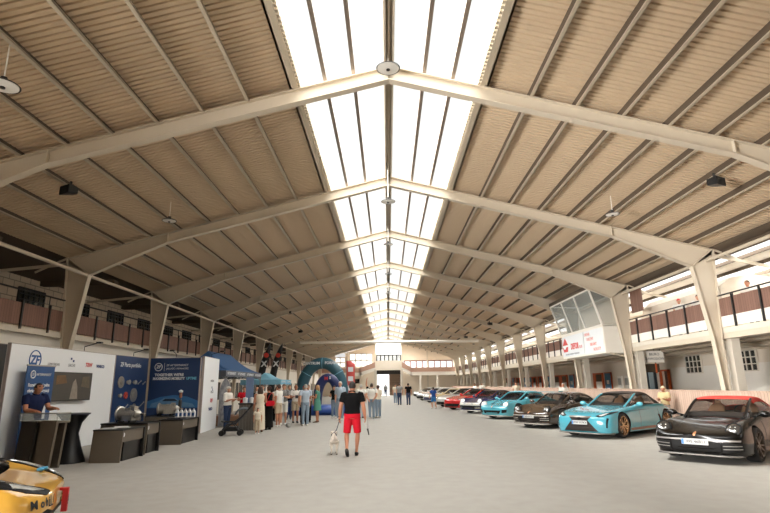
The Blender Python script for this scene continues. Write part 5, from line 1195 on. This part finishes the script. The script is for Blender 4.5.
    if glasses:
        m = MB(); zz = .004 if glasses == 'on' else .052; yy = .052 if glasses == 'on' else .03
        for s in (-1, 1): m.ell(hp(s*.0185, yy, zz), .014*H, .004*H, .0105*H, 10, 6, HR.to_3x3().to_4x4()); m.tube([hp(s*.03, yy, zz), hp(s*.046, 0, zz+.003)], .002*H, 5)
        m.tube([hp(-.01, yy+.002, zz), hp(.01, yy+.002, zz)], .002*H, 5); m.build('sunglasses', SHB, root, True)
    root_info[root.name] = (J, hp, hip)
    return root
root_info = {}
CAM = V(-.12, 0, 0)
def toward(x, y): d = (CAM-V(x, y, 0)); return (d.x, d.y)
DOWN = (V(.12, -.02, -1), V(.03, .18, -1))
def bent(s, f=.55, i=.35): return (V(s*.22, .12, -1), V(-s*i, .8, f-.4))   # hand held in front; s = +1 right arm on +x? 
# arms in local axes: right hand on +x side, left on -x side (the figure looks along +y)
def AR(ud, fd): return (V(*ud), V(*fd))
FRONT_R = AR((.15, .15, -1), (-.35, .9, .25)); FRONT_L = AR((-.15, .15, -1), (.35, .9, .25))
DOWN_R = AR((.13, -.03, -1), (.03, .15, -1)); DOWN_L = AR((-.13, -.03, -1), (-.03, .15, -1))
POCK_R = AR((.2, -.2, -1), (-.1, .35, -1)); POCK_L = AR((-.2, -.2, -1), (.1, .35, -1))

# the man in the black shirt and red shorts with his dog, walking away from the camera
away = (0.02, 1)
p = person('man in a black t-shirt and red shorts walking away with a white dog', -1.03, 13.85, away, 1.78, {'R': AR((.22, -.08, -1), (.12, .28, -1)), 'L': AR((-.24, -.02, -1), (-.12, .22, -1))}, {'L': (V(-.11, -.04, -1), V(.09, -.8, -1)), 'R': (V(.10, .12, -1), V(-.07, -.05, -1))}, CBK, .62, CRED, .95, SHB, HBK, 'crop', SKINT, 1.1, eyes=True, fine=True)
J, hp_, hip_ = root_info[p.name]
wr = J['armL'][2]; MB().tube([wr+V(.03*math.cos(t), .03*math.sin(t), .02) for t in [2*PI*q/12 for q in range(13)]], .012, 6, False).build('wrist_watch', SHB, p, True)
pw = p.matrix_basis
def world(pp, q): return pp.matrix_basis @ q
hR = world(p, J['armR'][2]+J['armR'][3]*.09); hL = world(p, J['armL'][2]+J['armL'][3]*.09)
t = thing('folding_tool', 'folded black and white umbrella held by the man in red shorts', 'umbrella', hR)
MB().tube([(0, -.02, .12), (.01, 0, 0), (.05, .03, -.2)], [.014, .016, .018], 8).build('shaft', SHW, t, True); MB().tube([(.05, .03, -.2), (.085, .05, -.36)], [.022, .012], 8).build('tip', SHB, t, True)
# dog
def dog(label, x, y, ang):
    W = mat('fur_white', rgb(214, 204, 192), .9, noise=.08, scale=30, bump=.4); t = thing('dog', label, 'dog', (x, y, 0), ang); b = MB()
    b.tube([(0, -.30, .42), (0, -.22, .44), (0, 0, .42), (0, .18, .42), (0, .27, .45), (0, .31, .47)], [(.06, .07), (.10, .12), (.095, .105), (.115, .145), (.09, .12), (.05, .07)], 14, side=(1, 0, 0))
    b.tube([(0, .24, .47), (0, .36, .54), (0, .42, .57)], [(.07, .085), (.06, .07), (.05, .06)], 12, side=(1, 0, 0))
    b.tube([(0, .38, .57), (0, .45, .60), (0, .50, .59), (0, .56, .565), (0, .62, .55)], [(.055, .06), (.07, .07), (.06, .06), (.035, .035), (.025, .022)], 12, side=(1, 0, 0))
    for s in (-1, 1):
        b.tube([(s*.045, .44, .645), (s*.085, .42, .63), (s*.095, .43, .56)], [.025, .026, .012], 8)
        b.tube([(s*.07, -.22, .42), (s*.085, -.17, .30), (s*.08, -.29, .17), (s*.08, -.27, .05), (s*.08, -.23, .025)], [.075, .055, .026, .022, .026], 10)
        b.tube([(s*.075, .20, .40), (s*.075, .19, .28), (s*.075, .21, .16), (s*.075, .20, .05), (s*.075, .24, .025)], [.06, .04, .026, .022, .026], 10)
    b.tube([(0, -.29, .46), (0, -.37, .48), (0, -.42, .56), (0, -.40, .63)], [.03, .028, .024, .01], 8)
    remesh('body', b, .012, W, t, smooth=3)
    MB().ell((0, .63, .553), .014, .012, .012, 8, 6).build('nose', SHB, t, True); MB().ell((-.035, .54, .60), .008, .008, .008, 8, 6).ell((.035, .54, .60), .008, .008, .008, 8, 6).build('eyes', EYE, t, True)
    MB().tube([(.075*math.cos(a), .31+.02*math.cos(a)*0+.085*math.sin(a)*.5, .52+.085*math.sin(a)) for a in [2*PI*q/16 for q in range(17)]], .012, 6, False).build('collar', CNV, t, True)
    for s in (-1, 1):
        for yy in (-.245, .225): MB().ell((s*.078, yy, .03), .03, .045, .028, 10, 6).build('paw', mat('fur_grey', rgb(96, 86, 78), .9), t, True)
    return t
dg_ = dog('white dog on a lead walking beside the man in red shorts', -1.52, 14.25, .12); dg_.scale = (.84, .84, .8)
t = thing('dog_lead', 'thin lead from the hand of the man in red shorts to the dog', 'lead', hL)
q = dg_.matrix_basis @ V(0, .30, .62)-hL; MB().tube([V(0, 0, 0), q*.5+V(0, 0, -.08), q], .008, 6).build('strap', CNV, t, True); MB().tube([(.0, -.05, .03), (0, .05, .03)], .014, 6).build('grip', SHB, t)

# the man at the counter of the stand
person('man in a navy polo with sunglasses on his head leaning over the counter', -8.6, 13.1, (.93, -.42), 1.84, {'R': AR((.12, .35, -1), (-.25, 1, -.08)), 'L': AR((-.10, .55, -1), (.1, 1, .02))}, None, CNV, .6, CJEAN, 2, SHB, HBK, 'crop', SKINT, 1.12, .07, 0, .95, fine=True, glasses='up')
# ---- visitors on the left
ppl = [
 ('woman in a white blouse and dark jeans beside the stroller', -6.85, 23.0, (.8, -.3), dict(H=1.70, arms={'R': FRONT_R, 'L': FRONT_L}, top=CW, sleeve=1.0, bottom=CJEAN, hem=2, shoes=SHB, hair=HGR, hstyle='bob', fem=True, build=1.15)),
 ('man in a red t-shirt serving behind the slatted counter', -6.35, 23.7, (.3, -1), dict(H=1.70, arms={'R': FRONT_R, 'L': DOWN_L}, top=CRED, sleeve=.5, bottom=CBK, hem=2, shoes=SHB, hair=HBK)),
 ('person in a dark top with a red and blue apron behind the counter', -5.85, 23.9, (.1, -1), dict(H=1.66, arms={'R': FRONT_R, 'L': FRONT_L}, top=CBK, sleeve=.5, bottom=CNV, hem=2, shoes=SHB, hair=HBK, hstyle='bun', fem=True)),
 ('woman in a long cream dress with brown hair, seen from behind', -5.05, 21.1, (-.25, 1), dict(H=1.68, arms={'R': FRONT_R, 'L': DOWN_L}, dress=CCR, dhem=.06, sleeve=.0, shoes=SHN, hair=HBR, hstyle='long', fem=True, skin=SKINT)),
 ('small child in pale clothes standing in front of the cream dress', -4.95, 20.4, (.25, -1), dict(H=.92, top=CCR, sleeve=.55, bottom=CBG, hem=1.7, shoes=SHW, hair=HBR, hstyle='short', build=1.15, name='child', cat='child')),
 ('man in a white shirt and sunglasses behind the cream dress', -5.44, 23.1, (-.1, -1), dict(H=1.76, arms={'R': FRONT_R, 'L': DOWN_L}, top=CW, sleeve=.55, bottom=CBG, hem=.95, shoes=SHW, hair=HBK, glasses='on')),
 ('woman in a long black dress with a red bag', -4.98, 22.3, (-.6, .5), dict(H=1.70, arms={'R': DOWN_R, 'L': FRONT_L}, dress=CBK, dhem=.05, sleeve=0, shoes=SHB, hair=HBR, hstyle='bun', fem=True, skin=SKINT)),
 ('man in a white polo and beige shorts facing left, seen from the side', -4.88, 23.8, (-.9, .35), dict(H=1.76, arms={'R': FRONT_R, 'L': DOWN_L}, top=CW, sleeve=.55, bottom=CBG, hem=.9, shoes=SHW, hair=HBR, skin=SKINT)),
 ('man in a black and white patterned shirt and white shorts', -4.9, 25.1, (-.1, -1), dict(H=1.78, arms={'R': FRONT_R, 'L': FRONT_L}, top=CPAT, sleeve=.6, bottom=CW, hem=.95, shoes=SHW, hair=HBR)),
 ('man in a white t-shirt and beige cargo shorts reading a leaflet', -4.56, 26.3, (.35, -1), dict(H=1.74, arms={'R': FRONT_R, 'L': FRONT_L}, top=CW, sleeve=.6, bottom=CBG, hem=.9, shoes=SHB, hair=HBK, hstyle='crop', skin=SKINT, nod=.3)),
 ('man in a red cap behind the man in the light blue shirt', -3.98, 25.2, (.1, -1), dict(H=1.70, top=CW, sleeve=.5, bottom=CBK, hem=2, shoes=SHB, hair=CRED, hstyle='cap')),
 ('man in a light blue shirt and faded jeans with his back turned', -3.78, 24.25, (-.4, .8), dict(H=1.76, arms={'R': FRONT_R, 'L': POCK_L}, top=CLB, sleeve=.6, bottom=CLJ, hem=2, shoes=SHW, hair=HGR, hstyle='crop')),
 ('person in a grey t-shirt and dark trousers beside the woman in green', -4.0, 26.5, (.3, -1), dict(H=1.74, top=CGY, sleeve=.55, bottom=CBK, hem=2, shoes=SHB, hair=HBR)),
 ('woman in a green dress standing sideways', -3.5, 26.2, (-.8, .1), dict(H=1.72, arms={'R': FRONT_R, 'L': FRONT_L}, dress=CGR, dhem=.32, sleeve=.4, shoes=SHN, hair=HBL, hstyle='long', fem=True, skin=SKINT)),
 ('woman in a black top and light jeans near the blue mat', -3.05, 29.8, (-.3, -.9), dict(H=1.68, arms={'R': FRONT_R, 'L': DOWN_L}, top=CBK, sleeve=.4, bottom=CLJ, hem=2, shoes=SHW, hair=HBR, hstyle='long', fem=True)),
 ('tall man in a grey blue shirt and pale jeans beyond the man in red shorts', -2.58, 28.1, (-.35, -.9), dict(H=1.88, arms={'R': POCK_R, 'L': DOWN_L}, top=CLB, sleeve=.95, bottom=CLJ, hem=2, shoes=SHW, hair=HGR, hstyle='short')),
 ('older grey haired man in a white shirt just right of the red shorts man', -1.58, 29.5, (.3, .9), dict(H=1.72, top=CW, sleeve=.6, bottom=CLJ, hem=2, shoes=SHB, hair=HGR, build=1.1)),
 ('man in a white t-shirt with hands clasped behind his back', -.98, 28.5, (.15, 1), dict(H=1.76, arms={'R': AR((.22, -.25, -1), (-.55, -.35, -.75)), 'L': AR((-.22, -.25, -1), (.55, -.35, -.75))}, top=CW, sleeve=.6, bottom=CLJ, hem=2, shoes=SHW, hair=HBR, hstyle='crop', build=1.12)),
 ('woman with tied brown hair in a white top and light jeans', -.66, 29.4, (-.6, .8), dict(H=1.68, arms={'R': FRONT_R, 'L': DOWN_L}, top=CCR, sleeve=.5, bottom=CLJ, hem=2, shoes=SHW, hair=HBR, hstyle='bun', fem=True, skin=SKINT)),
 ('person in a dark top raising an arm behind the white t-shirts', -1.05, 31.0, (.1, 1), dict(H=1.78, arms={'R': DOWN_R, 'L': AR((-.35, .3, .8), (.1, .2, 1))}, top=CBK, sleeve=.5, bottom=CJEAN, hem=2, shoes=SHB, hair=HBK)),
 ('woman in a white top at the edge of the light blue tent', -5.75, 27.6, (.6, -.8), dict(H=1.66, top=CW, sleeve=.5, bottom=CBK, hem=2, shoes=SHB, hair=HBR, hstyle='long', fem=True)),
 ('man in a dark shirt under the light blue tent', -5.4, 29.2, (.2, -1), dict(H=1.75, top=CBK, sleeve=.5, bottom=CJEAN, hem=2, shoes=SHB, hair=HBK)),
 ('man in a grey t-shirt and dark jeans standing in the middle of the hall', .86, 47.4, (-.2, 1), dict(H=1.80, arms={'R': POCK_R, 'L': POCK_L}, top=CGY, sleeve=.6, bottom=CJEAN, hem=2, shoes=SHB, hair=HBR, build=1.1)),
 ('man in a black t-shirt and blue jeans facing the man in grey', 1.62, 47.2, (-.3, 1), dict(H=1.80, arms={'R': DOWN_R, 'L': POCK_L}, top=CBK, sleeve=.55, bottom=CJEAN, hem=2, shoes=SHB, hair=HBK, build=1.1)),
 ('person in a pale top beyond the two men in the middle', .55, 50.5, (.5, -1), dict(H=1.76, top=CCR, sleeve=.6, bottom=CLJ, hem=2, shoes=SHW, hair=HBR)),
 ('boy in a blue shirt and blue shorts walking by the white cars', 3.12, 39.2, (-.4, .9), dict(H=1.5, arms={'R': DOWN_R, 'L': AR((-.2, .3, -1), (-.1, .5, -1))}, legs={'L': (V(-.05, .25, -1), V(0, -.05, -1)), 'R': (V(.03, -.2, -1), V(0, -.35, -1))}, top=CBL, sleeve=.6, bottom=cloth('bright_blue', rgb(60, 132, 196)), hem=.85, shoes=SHW, hair=HBR, name='child', cat='child')),
 ('man in a white t-shirt standing between the red and silver cars', 7.45, 47.6, (-.8, -.3), dict(H=1.72, top=CW, sleeve=.6, bottom=CBK, hem=2, shoes=SHB, hair=HBR)),
 ('person in a white shirt behind the cars, nearest the low wall', 9.6, 56.5, (-.5, -.8), dict(H=1.78, top=CW, sleeve=1.7, bottom=CBK, hem=2, shoes=SHB, hair=HGR, build=1.25)),
 ('person with black hair behind the turquoise coupe', 9.35, 40.3, (-.3, -1), dict(H=1.78, top=CCR, sleeve=.5, bottom=CBK, hem=2, shoes=SHB, hair=HBK)),
 ('woman in a pale hat and yellow top beside the light blue convertible', 10.2, 20.55, (-.75, -.5), dict(H=1.50, arms={'R': FRONT_R, 'L': FRONT_L}, top=cloth('pale_yellow', rgb(226, 204, 158)), sleeve=.6, bottom=CPAT, hem=1.6, shoes=SHW, hair=mat('hat_straw', rgb(224, 206, 172), .8), hstyle='bob', fem=True, build=1.1, skin=SKINT)),
 ('person in a white shirt walking behind the dark brown coupe', 10.1, 31.9, (-.4, -.9), dict(H=1.66, top=CW, sleeve=.6, bottom=CLJ, hem=2, shoes=SHW, hair=HGR)),
 ('distant person in dark clothes in front of the far gate', -.5, 84, (0, 1), dict(H=1.78, top=CGY, sleeve=1.6, bottom=CJEAN, hem=2, shoes=SHB, hair=HBK)),
 ('distant person in a pale top right of the far gate', 1.5, 80, (.2, -1), dict(H=1.7, top=CCR, sleeve=.6, bottom=CLJ, hem=2, shoes=SHB, hair=HBR)),
 ('man leaning on the right gallery railing, nearest to the camera', 11.75, 17.2, (-.8, -.6), dict(H=1.5, arms={'R': FRONT_R, 'L': FRONT_L}, top=CW, sleeve=.5, bottom=CBK, hem=2, shoes=SHB, hair=HBR, skin=SKINT, z=3.36, lean=.1)),
 ('person in a red cap on the right gallery by the arched room', 11.5, 21.0, (-.6, -.8), dict(H=1.5, top=CW, sleeve=.5, bottom=CBK, hem=2, shoes=SHB, hair=CRED, hstyle='cap', z=3.36)),
 ('dark haired person on the right gallery beside the second column', 11.55, 19.75, (-.6, -.8), dict(H=1.45, top=CW, sleeve=.5, bottom=CBK, hem=2, shoes=SHB, hair=HBK, z=3.36, lean=.2)),
]
for lb, x, y, f, kw in ppl: person(lb, x, y, f, **kw)
# things they carry
t = thing('shoulder_bag', 'red bag hanging at the hip of the woman in black', 'bag', (-4.86, 22.06, .93)); 
MB().loft([[(a*.17, b*.05, .0) for a, b in ((-.8, -1), (.8, -1), (.8, 1), (-.8, 1))], [(a*.17, b*.055, .1) for a, b in ((-1, -1), (1, -1), (1, 1), (-1, 1))], [(a*.15, b*.03, .2) for a, b in ((-1, -1), (1, -1), (1, 1), (-1, 1))]]).build('bag_body', CRED, t); MB().tube([(-.14, 0, .19), (-.05, .03, .42), (.03, .08, .52)], .01, 6).build('strap', CRED, t)
tag(MB().ell((0, 0, .11), .11, .11, .11, 20, 14).build('football', mat('ball_white', rgb(224, 222, 216), .5, c2=rgb(40, 40, 40), scale=9, detail=0), None, True, (-4.35, 23.35, 0)), 'white and black football on the sand by the beige shorts', 'ball')
tag(MB().box(-.1, .1, -.005, .005, -.07, .07).build('leaflet', mat('leaflet_dark', rgb(60, 60, 64), .5), None, False, (-4.40, 25.82, 1.2)), 'dark leaflet held by the man in beige cargo shorts', 'paper')
tag(MB().box(-.02, .02, -.11, .11, -.15, .15).build('paper_bag', WLET, None, False, (-4.85, 24.54, 1.1)), 'white paper held by the man in the patterned shirt', 'paper')
# stroller
t = thing('stroller', 'black folding stroller beside the slatted counter', 'stroller', (-5.75, 19.95, 0), .15); t.scale = (1.12, 1.12, 1.1)
def sp(*a): return [tuple(q) for q in a]
mb = MB()
for s in (-.2, .2):
    mb.tube([(.62, s, .98), (.34, s, .62), (.02, s, .40), (-.30, s, .14)], .016, 8); mb.tube([(.02, s, .40), (.26, s, .13)], .015, 8); mb.tube([(.10, s, .42), (-.28, s, .44)], .014, 8)
mb.tube([(.62, -.2, .98), (.66, 0, 1.0), (.62, .2, .98)], .016, 8); mb.tube([(.26, -.2, .13), (.26, .2, .13)], .012, 8); mb.tube([(-.3, -.2, .14), (-.3, .2, .14)], .012, 8); mb.build('frame', mat('stroller_frame', rgb(46, 46, 48), .4, .4), t, 'auto')
MB().prism([(.44, .78), (.10, .40), (-.16, .37), (-.30, .20), (-.26, .18), (-.12, .33), (.12, .35), (.48, .75)], 'y', -.18, .18).build('seat', mat('stroller_fabric', rgb(60, 62, 68), .85), t)
can = MB(); G = []
for i in range(7):
    a = .25+i*.28; G.append([(.36-.34*math.cos(a)*.9+.0, -.2+.4*j/6, .62+.30*math.sin(a)*.9-.02*abs(j-3)) for j in range(7)])
can.grid(G); o = can.build('canopy', mat('stroller_canopy', rgb(96, 104, 112), .8), t, True); o.modifiers.new('t', 'SOLIDIFY').thickness = .012
MB().box(-.22, .2, -.17, .17, .14, .26).build('basket', mat('basket_mesh', rgb(34, 34, 36), .9), t); MB().tube([(-.28, -.2, .44), (-.34, 0, .45), (-.28, .2, .44)], .02, 8).build('bumper_bar', SHB, t, True)
for xx in (-.30, .26):
    for s in (-.2, .2):
        R = Matrix.Rotation(PI/2, 4, 'X'); R.translation = Vector((xx, s, .09)); w_ = MB().lathe([(.05, -.025), (.085, -.025), (.09, -.01), (.09, .01), (.085, .025), (.05, .025)], 18, R).build('wheel', SHB, t, 'auto'); MB().lathe([(0, -.015), (.055, -.015), (.055, .015), (0, .015)], 14, R).build('hub', POLE, w_)
